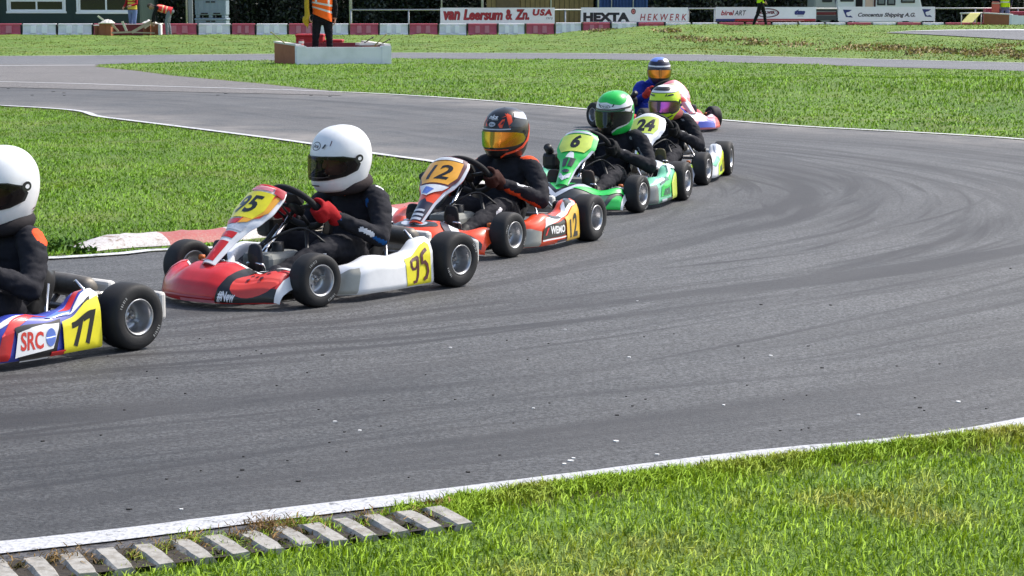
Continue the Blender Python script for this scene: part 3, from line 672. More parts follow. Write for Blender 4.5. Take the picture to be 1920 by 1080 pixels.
# dug-over tussocks and dead clippings on the right
M_dry = grass_mat('dead_grass', (0.20, 0.16, 0.075), (0.44, 0.36, 0.20), (0.46, 0.37, 0.2), blade=True)
cl = []
for px, py, wd in [(1285, 72, 26), (1320, 77, 30), (1390, 75, 40), (1420, 82, 30), (1500, 84, 30), (1590, 92, 34), (1615, 88, 30), (1660, 93, 22), (1680, 90, 16), (1720, 98, 20), (1745, 93, 26), (1765, 97, 20), (1800, 98, 24), (1830, 102, 22), (1860, 98, 22), (1885, 98, 18), (1915, 107, 16), (1255, 58, 20), (1120, 57, 22), (1880, 87, 14)]:
    for k in range(150):
        p = GT(px + RNG.normal(0, wd * .6), py + RNG.normal(0, 2.0)) if k % 3 == 0 else Vector((p.x + RNG.normal(0, .16), p.y + RNG.normal(0, .10), 0)); cl.append((p.x, p.y))
P = poly_np(cl); n = len(P)
tag(blades('dry_grass', P, RNG.uniform(0.03, 0.11, n), RNG.uniform(0.03, 0.06, n), RNG.uniform(0.6, 1.3, n), M_dry), 'brown dead grass and turned earth clumps on the right of the far field', 'dry grass', kind='stuff')
# straw caught in the ribbed kerb
cl = []
for px, py, wd, hd, k in [(500, 1006, 26, 8, 330), (465, 1026, 18, 6, 60), (120, 1066, 24, 6, 70), (350, 1040, 30, 5, 20), (690, 986, 14, 4, 40), (815, 962, 14, 3, 40), (590, 1000, 22, 5, 30)]:
    for j in range(k): p = G(px + RNG.normal(0, wd), py + RNG.normal(0, hd)); cl.append((p.x, p.y))
for k in range(32):
    p, d = on_line(s0 + 0.0945 * k + .047); n_ = Vector((d.y, -d.x, 0)); n_ = -n_ if n_.y > 0 else n_
    for j in range(26): c = p + n_ * random.uniform(.15, .34) + d * random.gauss(0, .014); cl.append((c.x, c.y))
P = poly_np(cl); n = len(P)
tag(blades('straw', P, RNG.uniform(0.012, 0.022, n), RNG.uniform(0.002, 0.004, n), RNG.uniform(1.3, 3.0, n), grass_mat('straw', (0.22, 0.12, 0.05), (0.52, 0.35, 0.16), (0.45, 0.33, 0.17), blade=True), zs=np.full(n, 0.026) + RNG.uniform(0, 0.016, n)), 'dry straw bits caught between the concrete ribs of the kerb', 'straw', kind='stuff')
cl = []
for k in range(34):
    p, d = on_line(s0 + 0.0945 * (k % 32) + .047); n_ = Vector((d.y, -d.x, 0)); n_ = -n_ if n_.y > 0 else n_; c = p + n_ * random.uniform(.22, .40)
    for j in range(40): cl.append((c.x + RNG.normal(0, .012), c.y + RNG.normal(0, .018)))
P = poly_np(cl); n = len(P)
tag(blades('moss', P, RNG.uniform(0.006, 0.018, n), RNG.uniform(0.004, 0.008, n), RNG.uniform(0.5, 1.5, n), grass_mat('moss', (0.03, 0.035, 0.012), (0.08, 0.085, 0.03), (0.10, 0.07, 0.04), blade=True), zs=np.full(n, 0.026)), 'dark moss and dead bits in the gaps of the ribbed kerb', 'moss', kind='stuff')
# chips and crumbs lying on the tarmac
def chips(name, pts, size, m, label):
    mb = MB()
    for (x, y), s in zip(pts, size):
        k = 6; a0 = random.random() * 6; vs = [(x + s * (0.6 + .5 * random.random()) * math.cos(a0 + i * 6.283 / k), y + s * (0.6 + .5 * random.random()) * 0.9 * math.sin(a0 + i * 6.283 / k), 0.006 + s * 0.12) for i in range(k)]
        lo = [(v[0] * 1.0, v[1], 0.004) for v in vs]; mb.add(vs + lo, [list(range(k))] + [[i, k + i, k + (i + 1) % k, (i + 1) % k] for i in range(k)])
    o = mb.build(name, m); return tag(o, label, 'debris', kind='stuff')
wp = [(1155, 830), (1070, 867), (1058, 873), (1075, 862), (1357, 762), (1445, 669), (1180, 672), (1797, 756), (675, 810), (628, 793), (845, 654), (1232, 855), (1000, 768), (340, 958), (1610, 780), (1195, 566), (1060, 620)]
chips('white_chip', PXY(wp), [0.013, .011, .010, .008, .008, .010, .009, .013, .010, .009, .008, .009, .006, .006, .008, .006, .007], mat('chip_white', (0.7, 0.69, 0.66), 0.8), 'small white paint chips scattered on the near tarmac')
dp = [(1384, 651), (1516, 651), (1541, 692), (1725, 767), (1157, 781), (1645, 805), (242, 958), (455, 884), (878, 888), (1427, 573), (1558, 574), (1895, 505), (80, 830), (560, 905)] + [(RNG.uniform(100, 1850), RNG.uniform(600, 930)) for k in range(60)] + [(RNG.uniform(0, 900), RNG.uniform(158, 182)) for k in range(60)]
dp = [p for p in dp if not (p[1] > 800 and p[1] > 1035 - 0.1225 * p[0] - 30)]
chips('dirt_crumb', PXY(dp), [0.009 if i < 14 else 0.005 if i < 74 else 0.03 for i in range(len(dp))], mat('crumb', (0.02, 0.018, 0.016), 0.9), 'dark crumbs of earth and rubber on the tarmac')
# ---- shared paints and metals
C = lambda r, g, b: tuple(((v / 255) / 12.92 if v / 255 <= 0.04045 else ((v / 255 + 0.055) / 1.055) ** 2.4) for v in (r, g, b))
def paint(name, rgb, wear=0.26): return mat('paint_' + name, C(*rgb), 0.34, coat=0.4, wear=wear, wscale=19)
PT = dict(white=paint('white', (234, 234, 234), .16), red=paint('red', (205, 28, 30)), crimson=paint('crimson', (170, 25, 40)), coral=paint('coral', (214, 60, 48)), pink=paint('pink', (232, 140, 150)),
          orange=paint('orange', (240, 74, 24)), amber=paint('amber', (240, 170, 50)), yellow=paint('yellow', (232, 220, 30)), gold=paint('gold', (225, 180, 50)), lime=paint('lime', (208, 244, 24)),
          palegreen=paint('palegreen', (205, 222, 90)), green=paint('green', (16, 196, 74)), mint=paint('mint', (120, 205, 165)), darkgreen=paint('darkgreen', (28, 96, 66)), black=paint('black', (16, 16, 18)),
          navy=paint('navy', (28, 28, 52)), blue=paint('blue', (50, 66, 168)), sky=paint('sky', (95, 125, 205)), grey=paint('grey', (120, 122, 120)), silver=paint('silver', (190, 195, 205)), charcoal=paint('charcoal', (48, 52, 52)),
          maroon=paint('maroon', (80, 18, 28)), cream=paint('cream', (225, 215, 185)), stone=paint('stone', (176, 172, 158), .35))
M_tyre = mat('tyre_rubber', (0.014, 0.014, 0.015), 0.62, spec=0.4, wear=0.5, wcol=(0.035, 0.034, 0.033), wscale=16, bump=0.0012, bscale=120)
M_alu = mat('cast_aluminium', (0.52, 0.52, 0.53), 0.34, metal=1.0, wear=0.3, wcol=(0.22, 0.22, 0.22)); M_chrome = mat('chrome', (0.7, 0.7, 0.71), 0.16, metal=1.0)
M_steel = mat('dull_steel', (0.30, 0.29, 0.28), 0.45, metal=0.9, wear=0.4, wcol=(0.10, 0.085, 0.07)); M_blk = mat('black_plastic', (0.012, 0.012, 0.013), 0.42, wear=0.3, wcol=(0.03, 0.03, 0.03))
M_engine = mat('engine_metal', (0.20, 0.185, 0.165), 0.5, metal=0.7, wear=0.6, wcol=(0.06, 0.05, 0.04)); M_tray = mat('floor_alu', (0.34, 0.335, 0.33), 0.5, metal=0.6, wear=0.6, wcol=(0.10, 0.09, 0.08))
M_grip = mat('grip_suede', (0.010, 0.010, 0.011), 0.85, bump=0.001, bscale=200); M_tank = mat('fuel_tank_plastic', (0.27, 0.275, 0.25), 0.45, wear=0.3); M_frame = mat('frame_black', (0.02, 0.02, 0.022), 0.35, wear=0.2)
M_bump = mat('bumper_plastic', (0.62, 0.60, 0.56), 0.5, wear=0.45, wcol=(0.25, 0.23, 0.2)); M_orange_plug = mat('orange_plastic', (0.6, 0.14, 0.02), 0.5); M_green_bottle = mat('green_bottle', (0.02, 0.22, 0.10), 0.3)

# ================================================================== BACKGROUND
# ---- plastic track barriers: (x0, x1, base y at both ends, red?) read along the foot of the row
M_bw = mat('barrier_white', (0.76, 0.73, 0.78), 0.5, wear=0.35, wcol=(0.36, 0.37, 0.37), wscale=5); M_br = mat('barrier_red', (0.47, 0.07, 0.115), 0.5, wear=0.5, wcol=(0.52, 0.20, 0.24), wscale=4)
M_bwr = mat('barrier_white_rib', (0.88, 0.85, 0.9), 0.5, wear=.1); M_brr = mat('barrier_red_rib', (0.52, 0.17, 0.22), 0.5, wear=.3, wcol=(.55, .28, .32))
M_dark = mat('dark_gap', (0.02, 0.02, 0.022), 0.8)
YB = 78.0
def bx(px): d = ray(px, 60); return d.x * YB / d.y
BAR = [(-92, -26, 1), (-24, 42, 1), (44, 108, 0), (110.5, 175, 0), (177, 240, 1), (241.5, 304, 1), (306, 371, 1), (373.5, 434, 0), (436, 480, 1), (482, 540.5, 0), (542.5, 599, 1), (600.5, 655, 0), (657, 711, 1), (712.5, 767, 0), (768.5, 822, 1), (824, 876, 0), (878, 933, 1), (935, 985, 0), (987, 1040, 1), (1042, 1091, 0), (1093, 1145, 1), (1147, 1195, 0), (1197, 1246, 1), (1248, 1296, 0), (1298, 1346, 0), (1348, 1396, 1), (1398, 1446, 1), (1448, 1496, 0), (1498, 1546, 0), (1548, 1586, 0), (1588, 1634, 1), (1636, 1680, 0), (1682, 1727, 1), (1729, 1770, 0), (1772, 1820, 1), (1822, 1868, 1), (1870, 1918, 0), (1920, 1970, 1)]
def barrier_mesh(L, m, name='track_barrier'):
    """hollow plastic barrier: leaning face, lip along the top, two raised ribs, dark coupling pin at one end"""
    H = 0.43; prof = [(-.21, 0), (-.205, .05), (-.150, .10), (-.105, .345), (-.115, .36), (-.115, .42), (-.09, H), (.09, H), (.115, .42), (.115, .36), (.105, .345), (.150, .10), (.205, .05), (.21, 0)]
    mb = MB(); n = len(prof); vs = []
    stt = [0, .012, L - .012, L]
    for k, x in enumerate(stt):
        q = .93 if k in (0, 3) else 1.0
        vs += [(x, y * q, z * (q if k in (0, 3) else 1)) for y, z in prof]
    fs = [[i * n + c, i * n + c + 1, (i + 1) * n + c + 1, (i + 1) * n + c] for i in range(3) for c in range(n - 1)] + [list(range(n)), [3 * n + c for c in range(n)][::-1]]
    mb.add(vs, fs, 0)
    for f_ in (.33, .66):
        for s in (-1, 1):
            c = L * f_; w = L * .085; mb.prism([(c - w, .152 * s, .075), (c + w, .152 * s, .075), (c + w * .9, .108 * s, .345), (c - w * .9, .108 * s, .345)], (0, -.01 * s, 0), (0, .05 * s, .012), 2)
    mb.box((L + .02, 0, .21), (.035, .30, .40), 1)
    me = mb.data(name, [m, M_dark, M_brr if m is M_br else M_bwr]); bm = bmesh.new(); bm.from_mesh(me); bmesh.ops.recalc_face_normals(bm, faces=bm.faces[:]); bm.to_mesh(me); bm.free(); return me
lab = {-92: 'red plastic barrier wholly left of the green clubhouse windows', -24: 'leftmost red plastic barrier, below the first clubhouse window', 44: 'white plastic barrier under the left clubhouse window', 110.5: 'white plastic barrier between the two clubhouse windows', 177: 'red plastic barrier behind the left end of the broken marshal post', 241.5: 'red plastic barrier behind the right end of the broken marshal post', 306: 'red plastic barrier right of the bending person', 373.5: 'white plastic barrier in front of the grey crate', 436: 'short faded red barrier just right of the white one by the crate', 482: 'white plastic barrier left of the orange vest marshal', 542.5: 'red plastic barrier behind the orange vest marshal', 600.5: 'white plastic barrier just right of the orange vest marshal', 657: 'red plastic barrier under the left end of the railing', 712.5: 'white plastic barrier under the middle of the railing', 768.5: 'red plastic barrier just left of the first banner', 824: 'white plastic barrier under the left end of the first banner', 878: 'red plastic barrier below the middle of the first banner', 935: 'white plastic barrier below the right half of the first banner', 987: 'red plastic barrier below the right end of the first banner', 1042: 'white plastic barrier between the first and second banners', 1093: 'red plastic barrier below the left end of the second banner', 1147: 'white plastic barrier below the second banner', 1197: 'red plastic barrier below the right half of the second banner', 1248: 'white plastic barrier below the right end of the second banner'}
for k, (a, b, red) in enumerate(BAR):
    xa, xb = bx(a), bx(b); o = put('track_barrier', barrier_mesh(xb - xa - .03, M_br if red else M_bw), None, (xa, YB, 0.0 if a < 1000 else 0.035))
    o['category'] = 'barrier'; o['group'] = 'plastic barriers along the far edge'
    o['label'] = lab.get(a) or ('%s plastic barrier mostly hidden by grass %s' % ('red' if red else 'white', {1298: 'in the gap right of the second banner', 1348: 'under the left end of the third banner', 1398: 'behind the walking person', 1448: 'right of the walking person', 1498: 'under the right end of the third banner', 1548: 'in front of the grey van', 1588: 'below the left half of the fourth banner', 1636: 'below the middle of the fourth banner', 1682: 'below the right half of the fourth banner', 1729: 'at the right end of the fourth banner', 1772: 'right of the fourth banner', 1822: 'behind the yellow boards', 1870: 'behind the right marshal post', 1920: 'at the right edge'}[a]))
# ---- banners on a railing behind the barriers
YR = 79.2
def rx(px): d = ray(px, 30); return d.x * YR / d.y
def rz(py): return AT(960, py, YR).z
M_ban = mat('banner_cloth', (0.84, 0.85, 0.88), 0.45, wear=0.12, bump=0.01, bscale=2.5); M_ink = mat('ink_black', (0.012, 0.013, 0.02), 0.5); M_inkr = mat('ink_red', (0.36, 0.02, 0.03), 0.5); M_inkb = mat('ink_blue', (0.02, 0.03, 0.16), 0.5); M_inkm = mat('ink_maroon', (0.13, 0.01, 0.025), 0.5); M_inkc = mat('ink_pink', (0.6, 0.25, 0.22), 0.5); M_inkg = mat('ink_grey', (0.2, 0.2, 0.23), 0.5)
BM = [M_ban, M_ink, M_inkr, M_inkb, M_inkm, M_inkc, M_inkg]
def banner(px0, px1, py0, py1, marks, label):
    x0, x1, zt, zb = rx(px0), rx(px1), rz(py0), rz(py1); W_, H_ = x1 - x0, zt - zb
    def P(u, v): return Vector((x0 + W_ * u, YR - .02 - .006 * math.sin(u * 17) * math.sin(v * 3), zb + H_ * v))
    mb = MB(); mb.shell(P, 24, 5, .012, 0)
    sx, sy = 1 / (px1 - px0), 1 / (py1 - py0)
    for k, (m, sh_) in enumerate(marks):
        # shapes come in photo pixels
        vs = [((x - px0) * sx, 1 - (y - py0) * sy) for x, y in sh_[0]]; fs = [f[::-1] for f in sh_[1]]
        mb.decal((vs, fs), P, .003 + .0008 * k, m, 8, 2)
    o = mb.build('advertising_banner', BM); return tag(o, label, 'banner', 'advertising banners on the far railing')
def T(txt, x0, y0, x1, y1, **k):
    v, f = text2d(txt, x0, -y1, x1, -y0, **k); return [(x, -y) for x, y in v], f
def flag_mark(x, y, s):
    return [(3, poly((x, y), (x + 17 * s, y + .5 * s), (x + 12 * s, y + 4 * s), (x + 8 * s, y + 5 * s), (x + 7 * s, y + 10 * s), (x + 10 * s, y + 12.5 * s), (x + 15 * s, y + 11 * s), (x + 19 * s, y + 15 * s), (x + 14 * s, y + 14.5 * s), (x + 6 * s, y + 14 * s))), (0, disc(x + 8.5 * s, y + 7 * s, 2.2 * s, 2.2 * s, 10))]
banner(825.5, 1040, 14.5, 44, [(4, T('van', 832, 21, 863, 38, bold=.05, shear=.2)), (2, T('van', 831, 20.6, 862, 37.6, bold=.035, shear=.2)), (4, T('Leersum', 869.5, 17.5, 943, 38, bold=.05, shear=.2)), (2, T('Leersum', 868.7, 17.2, 942, 37.6, bold=.035, shear=.2)), (4, T('&', 948.5, 17.5, 961, 37.5, bold=.05)), (2, T('&', 947.8, 17.2, 960, 37.2, bold=.03)), (4, T('Zn.', 966, 17.5, 992.5, 37.5, bold=.05, shear=.2)), (2, T('Zn.', 965.4, 17.2, 991.6, 37.2, bold=.03, shear=.2)), (2, T('USA', 998.5, 17, 1035, 29.5, bold=.06, shear=.15, spacing=1.2)), (6, T('cary', 1024, 32.5, 1036.5, 37.5))], 'long white banner with big slanted dark red lettering and smaller USA')
banner(1089.5, 1289.5, 14, 41, [(1, T('HEXTA', 1093.5, 23.5, 1180.5, 40.5, bold=.065)), (4, disc(1187.5, 21.5, 4.4, 5.4)), (5, disc(1187.5, 21.5, 2.7, 3.6)), (2, rect(1186.4, 19.8, 1188.6, 23.2)), (2, T('HEKWERK', 1200, 26, 1287.5, 38.5, shear=.2, spacing=1.5, bold=.01))], 'white banner with bold black capitals and thin red spaced capitals')
banner(1341.5, 1530, 13.2, 40, [(2, T('birel', 1351.5, 19.5, 1376.5, 28.8, bold=.03, shear=.25)), (1, T('ART', 1377, 19.5, 1399, 28.8, bold=.01, shear=.25)), (4, ring(1439, 24.2, 22, 8.6, 3.4, 28, 1.3)), (1, ring(1437, 24.4, 19, 7.4, .7, 28, .5)), (4, T('HOLLWER', 1421.5, 20.5, 1453, 26.3, bold=.06)), (3, T('tm', 1489, 17.5, 1509.5, 27.8, bold=.09, shear=.35)), (6, rect(1495, 29.4, 1506, 30.4)), (3, poly((1342, 35.4), (1396, 35.4), (1376, 39.8), (1342, 39.8))), (2, poly((1379, 35.2), (1529.5, 35.2), (1529.5, 39.8), (1377, 39.8))), (5, rect(1420, 37.2, 1508, 38.6))], 'white banner with a red stripe along its foot and an oval emblem in the middle')
banner(1571.5, 1752.5, 12.6, 39.5, [(1, T('Concentus Shipping A.G.', 1608.5, 23.8, 1716, 33.6, bold=.035, shear=.25))] + flag_mark(1580, 18, 1.0) + flag_mark(1728.5, 17, 1.0), 'white banner with thin black slanted writing between two blue pennants')
# railing
M_galv = mat('galvanised_tube', (0.42, 0.43, 0.43), 0.45, metal=0.5, wear=0.3)
def railing(px0, px1, py, posts, label):
    o = thing('railing', label, 'railing', (rx(px0), YR + .12, 0)); L = Vector(o.location); z = rz(py)
    MB().tube([Vector((rx(px0), YR + .12, z)) - L, Vector((rx(px1), YR + .12, z)) - L], .028, 10).build('rail', M_galv, o)
    for p in posts: MB().tube([Vector((rx(p), YR + .12, -.05)) - L, Vector((rx(p), YR + .12, z - .02)) - L], .03, 10).build('post', M_galv, o)
railing(657, 1092, 18.5, [657.5, 766, 830, 905, 1000, 1060, 1090], 'grey steel tube railing running behind the first banner')
railing(1092.5, 1570, 16.2, [1150, 1250, 1291, 1340, 1420, 1500], 'grey steel tube railing between the second and third banners')
railing(1571, 1990, 15.8, [1600, 1680, 1753, 1830, 1910], 'grey steel tube railing on the far right behind the marshal post')
# tall slim posts
def mast(px, r, Y, label, h=3.2, name='lamp_post', m=None):
    d = ray(px, 20); x = d.x * Y / d.y; o = MB().tube([(0, 0, -.05), (0, 0, h * .6), (0, 0, h)], [r, r * .9, r * .8], 12).lathe([(0, .02), (r * 1.9, .015), (r * 2.0, 0)], 'z', 12, 0).build(name, m or M_galv, None, (x, Y, 0)); return tag(o, label, 'post', 'slim posts behind the barriers')
mast(350, .035, 79.5, 'thin pale post right of the bending person', name='fence_post'); mast(657.5, .06, 80.2, 'thick grey post at the left end of the railing', name='fence_post'); mast(828, .03, 80.4, 'thin dark post above the left end of the first banner', name='fence_post'); mast(904.5, .05, 80.6, 'pale post left of the tan shed', name='fence_post'); mast(1033, .03, 80.4, 'thin post in front of the tan shed', name='fence_post'); mast(1121.5, .035, 80.4, 'pale post between the tan shed and the blue container', name='fence_post')
tag(MB().box((0, 0, 1.5), (.16, .12, 3.0), 0, None, .012).box((0, 0, .02), (.26, .22, .04), 0).build('steel_column', mat('column_grey', (0.26, 0.29, 0.31), 0.5, metal=.2, wear=.3), None, (AT(357.5, 30, 80.2).x, 80.2, 0)), 'broad grey steel column left of the grey crate', 'column')
# ---- clubhouse
def facade_x(px, Y): d = ray(px, 20); return d.x * Y / d.y
YC = 81.5; cx0, cx1 = facade_x(-260, YC), facade_x(262, YC)
M_green = mat('clubhouse_green', (0.012, 0.035, 0.030), 0.55, wear=0.25, wcol=(0.02, 0.03, 0.03)); M_upvc = mat('window_white', (0.86, 0.87, 0.88), 0.35); M_glass, tg, bg = new_mat('window_glass'); bg.inputs['Base Color'].default_value = (0.018, 0.016, 0.016, 1); bg.inputs['Roughness'].default_value = 0.06; bg.inputs['Specular IOR Level'].default_value = 0.6
M_roof = mat('roof_felt', (0.06, 0.06, 0.065), 0.9)
cl_ = thing('clubhouse', 'dark green clubhouse with white framed windows behind the left barriers', 'building', ((cx0 + cx1) / 2, YC, 0)); LC = Vector(cl_.location)
wb_ = MB()
def wall_with_holes(mb, x0, x1, z0, z1, y, th, holes):
    xs = sorted({x0, x1} | {h for q in holes for h in q[:2]}); zs = sorted({z0, z1} | {h for q in holes for h in q[2:]})
    for a, b in zip(xs, xs[1:]):
        for c, d in zip(zs, zs[1:]):
            if any(q[0] <= a and b <= q[1] and q[2] <= c and d <= q[3] for q in holes): continue
            mb.box(((a + b) / 2, y + th / 2, (c + d) / 2), (b - a, th, d - c), 0)
def zc(py): return AT(960, py, YC).z
WIN = [(13, 123.5, 25), (143.5, 254, 26), (-125, -12, 25)]
holes = []
for (a, b, yb) in WIN: holes.append((facade_x(a, YC) - LC.x, facade_x(b, YC) - LC.x, zc(yb), zc(yb) + 1.25))
wall_with_holes(wb_, cx0 - LC.x, cx1 - LC.x, -.05, 2.7, 0, .2, holes)
for k in range(46):
    xx = cx0 - LC.x + .12 + k * (cx1 - cx0 - .2) / 46
    if not any(h[0] - .04 < xx < h[1] + .04 for h in holes): wb_.box((xx, -.006, 1.3), (.025, .014, 2.6), 0)
wb_.box((cx0 - LC.x + .1, 3.6, 1.32), (.2, 6.7, 2.74), 0); wb_.box((cx1 - LC.x - .1, 3.6, 1.32), (.2, 6.7, 2.74), 0); wb_.box((0, 6.9, 1.32), (cx1 - cx0 - .5, .2, 2.7), 0); wb_.box((0, 3.5, .02), (cx1 - cx0 - .5, 6.5, .1), 0)
wb_.build('wall', M_green, cl_)
MB().box((0, 3.4, 2.80), (cx1 - cx0 + .6, 8.0, .16), 0, None, .02).box((0, -.62, 2.74), (cx1 - cx0 + .62, .03, .24), 0).build('roof', M_roof, cl_)
for k, h in enumerate(holes):
    f = MB(); x0, x1, z0, z1 = h; t = .075; yy = -.03
    for bx_ in (((x0 + x1) / 2, z0 + t / 2, x1 - x0 + .06, t), ((x0 + x1) / 2, z1 - t / 2, x1 - x0 + .06, t)): f.box((bx_[0], yy + .06, bx_[1]), (bx_[2], .12, bx_[3]), 0, None, .008)
    for xc in (x0 + t / 2, x1 - t / 2): f.box((xc, yy + .062, (z0 + z1) / 2), (t, .115, z1 - z0 - 2 * t), 0, None, .006)
    i0, i1, j0, j1 = x0 + t, x1 - t, z0 + t, z1 - t; s = .07
    for zz in (j0 + s / 2, j1 - s / 2) + ((j0 + .40,) if k != 1 else ()): f.box(((i0 + i1) / 2, yy + .085, zz), (i1 - i0, .07, s), 0, None, .006)
    for xc in (i0 + s / 2, i1 - s / 2, (i0 + i1) / 2): f.box((xc, yy + .088, (j0 + j1) / 2), (s * .9, .062, j1 - j0 - 2 * s + .001), 0, None, .006)
    wo_ = f.build('window', M_upvc, cl_)
    MB().box(((i0 + i1) / 2, yy + .10, (j0 + j1) / 2), (i1 - i0, .012, j1 - j0), 0).build('pane', M_glass, wo_)
# ---- grey pallet box, tan shed, blue container, caravan, van
M_crate = mat('crate_plastic', (0.23, 0.30, 0.36), 0.5, wear=0.3)
yK = 80.6; xk0, xk1 = facade_x(365.5, yK), facade_x(424, yK); w_ = xk1 - xk0
for lv, (z0, hh, lb) in enumerate([(0.0, .60, 'grey blue plastic pallet box, lower of the stack by the steel column'), (.61, .74, 'grey blue plastic pallet box stacked on top of another')]):
    m = MB(); m.box((0, .45, hh / 2 + .05), (w_, .9, hh - .10), 0, None, .02); m.box((0, .45, hh - .045), (w_ + .05, .95, .07), 0, None, .015)
    for k in range(3): m.box((-w_ / 2 + .10 + k * (w_ - .2) / 2, .45, .05), (.14, .9, .10), 0, None, .01)
    for k in range(5): m.box((-w_ / 2 + .12 + k * (w_ - .24) / 4, -.012, hh / 2 + .04), (.035, .03, hh - .28), 0, None, .006)
    m.box((0, -.004, hh * .80), (w_ * .30, .03, .05), 1); m.box((-w_ * .2, -.004, hh * .22), (w_ * .22, .03, .05), 1); m.box((w_ * .2, -.004, hh * .22), (w_ * .22, .03, .05), 1)
    tag(m.build('pallet_box', [M_crate, M_dark], None, ((xk0 + xk1) / 2, yK, z0)), lb, 'crate', 'stacked pallet boxes')
YS = 83.0; sx0, sx1 = facade_x(912, YS), facade_x(1113, YS)
M_tan = mat('tan_boards', (0.27, 0.19, 0.075), 0.75, wear=0.55, wcol=(0.11, 0.075, 0.035), wscale=3)
sh_ = thing('garden_shed', 'tan timber shed with vertical boards behind the first banner', 'shed', ((sx0 + sx1) / 2, YS, 0)); m = MB(); ws = sx1 - sx0
nb = 22
for k in range(nb):
    a = -ws / 2 + ws * k / nb; m.box((a + ws / nb / 2, .02 + .008 * (k % 2), 1.15), (ws / nb - .018, .04, 2.4), 0, None, .004)
m.box((0, 1.7, 1.15), (ws - .04, 3.2, 2.38), 1)
m.build('wall', [M_tan, mat('shed_dark', (0.035, 0.028, 0.02), 0.9)], sh_)
m = MB(); m.prism([(-ws / 2 - .2, -.25, 2.32), (ws / 2 + .2, -.25, 2.32), (ws / 2 + .2, 3.5, 2.75), (-ws / 2 - .2, 3.5, 2.75)], (0, 0, 0), (0, 0, .08)); m.build('roof', M_roof, sh_)
m = MB(); m.box((-ws * .30, -.012, .95), (.9, .05, 2.0), 0, None, .006); m.build('door', mat('shed_door', (0.16, 0.11, 0.055), 0.8, wear=.5), sh_)
YQ = 82.6; qx0, qx1 = facade_x(1124, YQ), facade_x(1214, YQ); wq = qx1 - qx0; M_cont = mat('container_blue', (0.015, 0.055, 0.20), 0.5, wear=0.3, wcol=(0.03, 0.05, 0.10), wscale=3)
ct = thing('shipping_container', 'blue ribbed steel container behind the second banner', 'container', ((qx0 + qx1) / 2, YQ, 0)); m = MB(); nr = 14; pts = []
for k in range(nr):
    a = -wq / 2 + .06 + (wq - .12) * k / nr; d = (wq - .12) / nr; pts += [(a, 0), (a + d * .3, 0), (a + d * .45, .05), (a + d * .8, .05), (a + d * .95, 0)]
pts.append((wq / 2 - .06, 0)); n = len(pts); m.add([(x, y, .12) for x, y in pts] + [(x, y, 2.45) for x, y in pts], [[i, i + 1, n + i + 1, n + i] for i in range(n - 1)], 0)
m.box((0, 2.6, 1.28), (wq - .12, 5.0, 2.36), 0)
m.build('wall', M_cont, ct)
for s in (-1, 1): MB().box((s * (wq / 2 - .03), .03, 1.29), (.08, .14, 2.58), 0, None, .01).build('corner_post', M_cont, ct)
for zz in (.07, 2.52): MB().box((0, .031, zz), (wq - .14, .12, .12), 0, None, .01).build('rail', M_cont, ct)
for k in (-.25, .2): MB().tube([(wq * k, -.05, .2), (wq * k, -.05, 2.4)], .022, 8).build('lock_bar', M_galv, ct)
YV = 82.6
def caravan(px0, px1, label, body, feats, name='caravan'):
    x0, x1 = facade_x(px0, YV), facade_x(px1, YV); w = x1 - x0; o = thing(name, label, 'caravan', ((x0 + x1) / 2, YV, 0)); zz = lambda py: AT(960, py, YV).z; xx = lambda p: facade_x(p, YV) - (x0 + x1) / 2
    sil = [(-w / 2 + .10, .38), (w / 2 - .06, .38), (w / 2, .55), (w / 2 - .03, .95), (w / 2 - .28, 1.9), (w / 2 - .55, 2.45), (-w / 2 + .35, 2.5), (-w / 2 + .05, 2.2), (-w / 2, 1.0), (-w / 2 + .02, .5)]
    m = MB(); m.prism([(x, 0, z) for x, z in sil][::-1], (0, 0, 0), (0, 2.1, 0)); me = m.data('body', [body]); bm = bmesh.new(); bm.from_mesh(me); bmesh.ops.recalc_face_normals(bm, faces=bm.faces[:]); bmesh.ops.bevel(bm, geom=bm.edges[:], offset=.05, segments=2, affect='EDGES'); bm.to_mesh(me); bm.free(); put('body', me, o)
    for (nm, a, b, yt, yb, mm, fm) in feats:
        X0, X1, Z1, Z0 = xx(a), xx(b), zz(yt), zz(yb)
        if fm is not None:
            f = MB().box(((X0 + X1) / 2, -.012, (Z0 + Z1) / 2), (X1 - X0, .05, Z1 - Z0), 0, None, .02).build(nm, fm, o); MB().box(((X0 + X1) / 2, -.03, (Z0 + Z1) / 2), (X1 - X0 - .10, .03, Z1 - Z0 - .10), 0, None, .015).build('pane', mm, f)
        else: MB().box(((X0 + X1) / 2, -.010, (Z0 + Z1) / 2), (X1 - X0, .04, Z1 - Z0), 0, None, .012).build(nm, mm, o)
    for s in (-.32, .30):
        m = MB(); m.lathe([(0, -.02), (.18, -.02), (.20, 0), (.31, .0), (.32, .05), (.32, .16), (.2, .18)], 'y', 24, 0, (w * s, .02, .32)); m.build('wheel', M_tyre, o)
    return o
M_cream = mat('caravan_panel', (0.74, 0.74, 0.76), 0.4, wear=0.25, wcol=(0.55, 0.55, 0.55)); M_frm = mat('window_rubber', (0.012, 0.012, 0.02), 0.5); M_pane2 = mat('caravan_glass', (0.16, 0.18, 0.20), 0.12, spec=.6); M_pinkp = mat('pale_pink_panel', (0.62, 0.42, 0.34), 0.6); M_doorway = mat('dark_doorway', (0.012, 0.008, 0.01), 0.9)
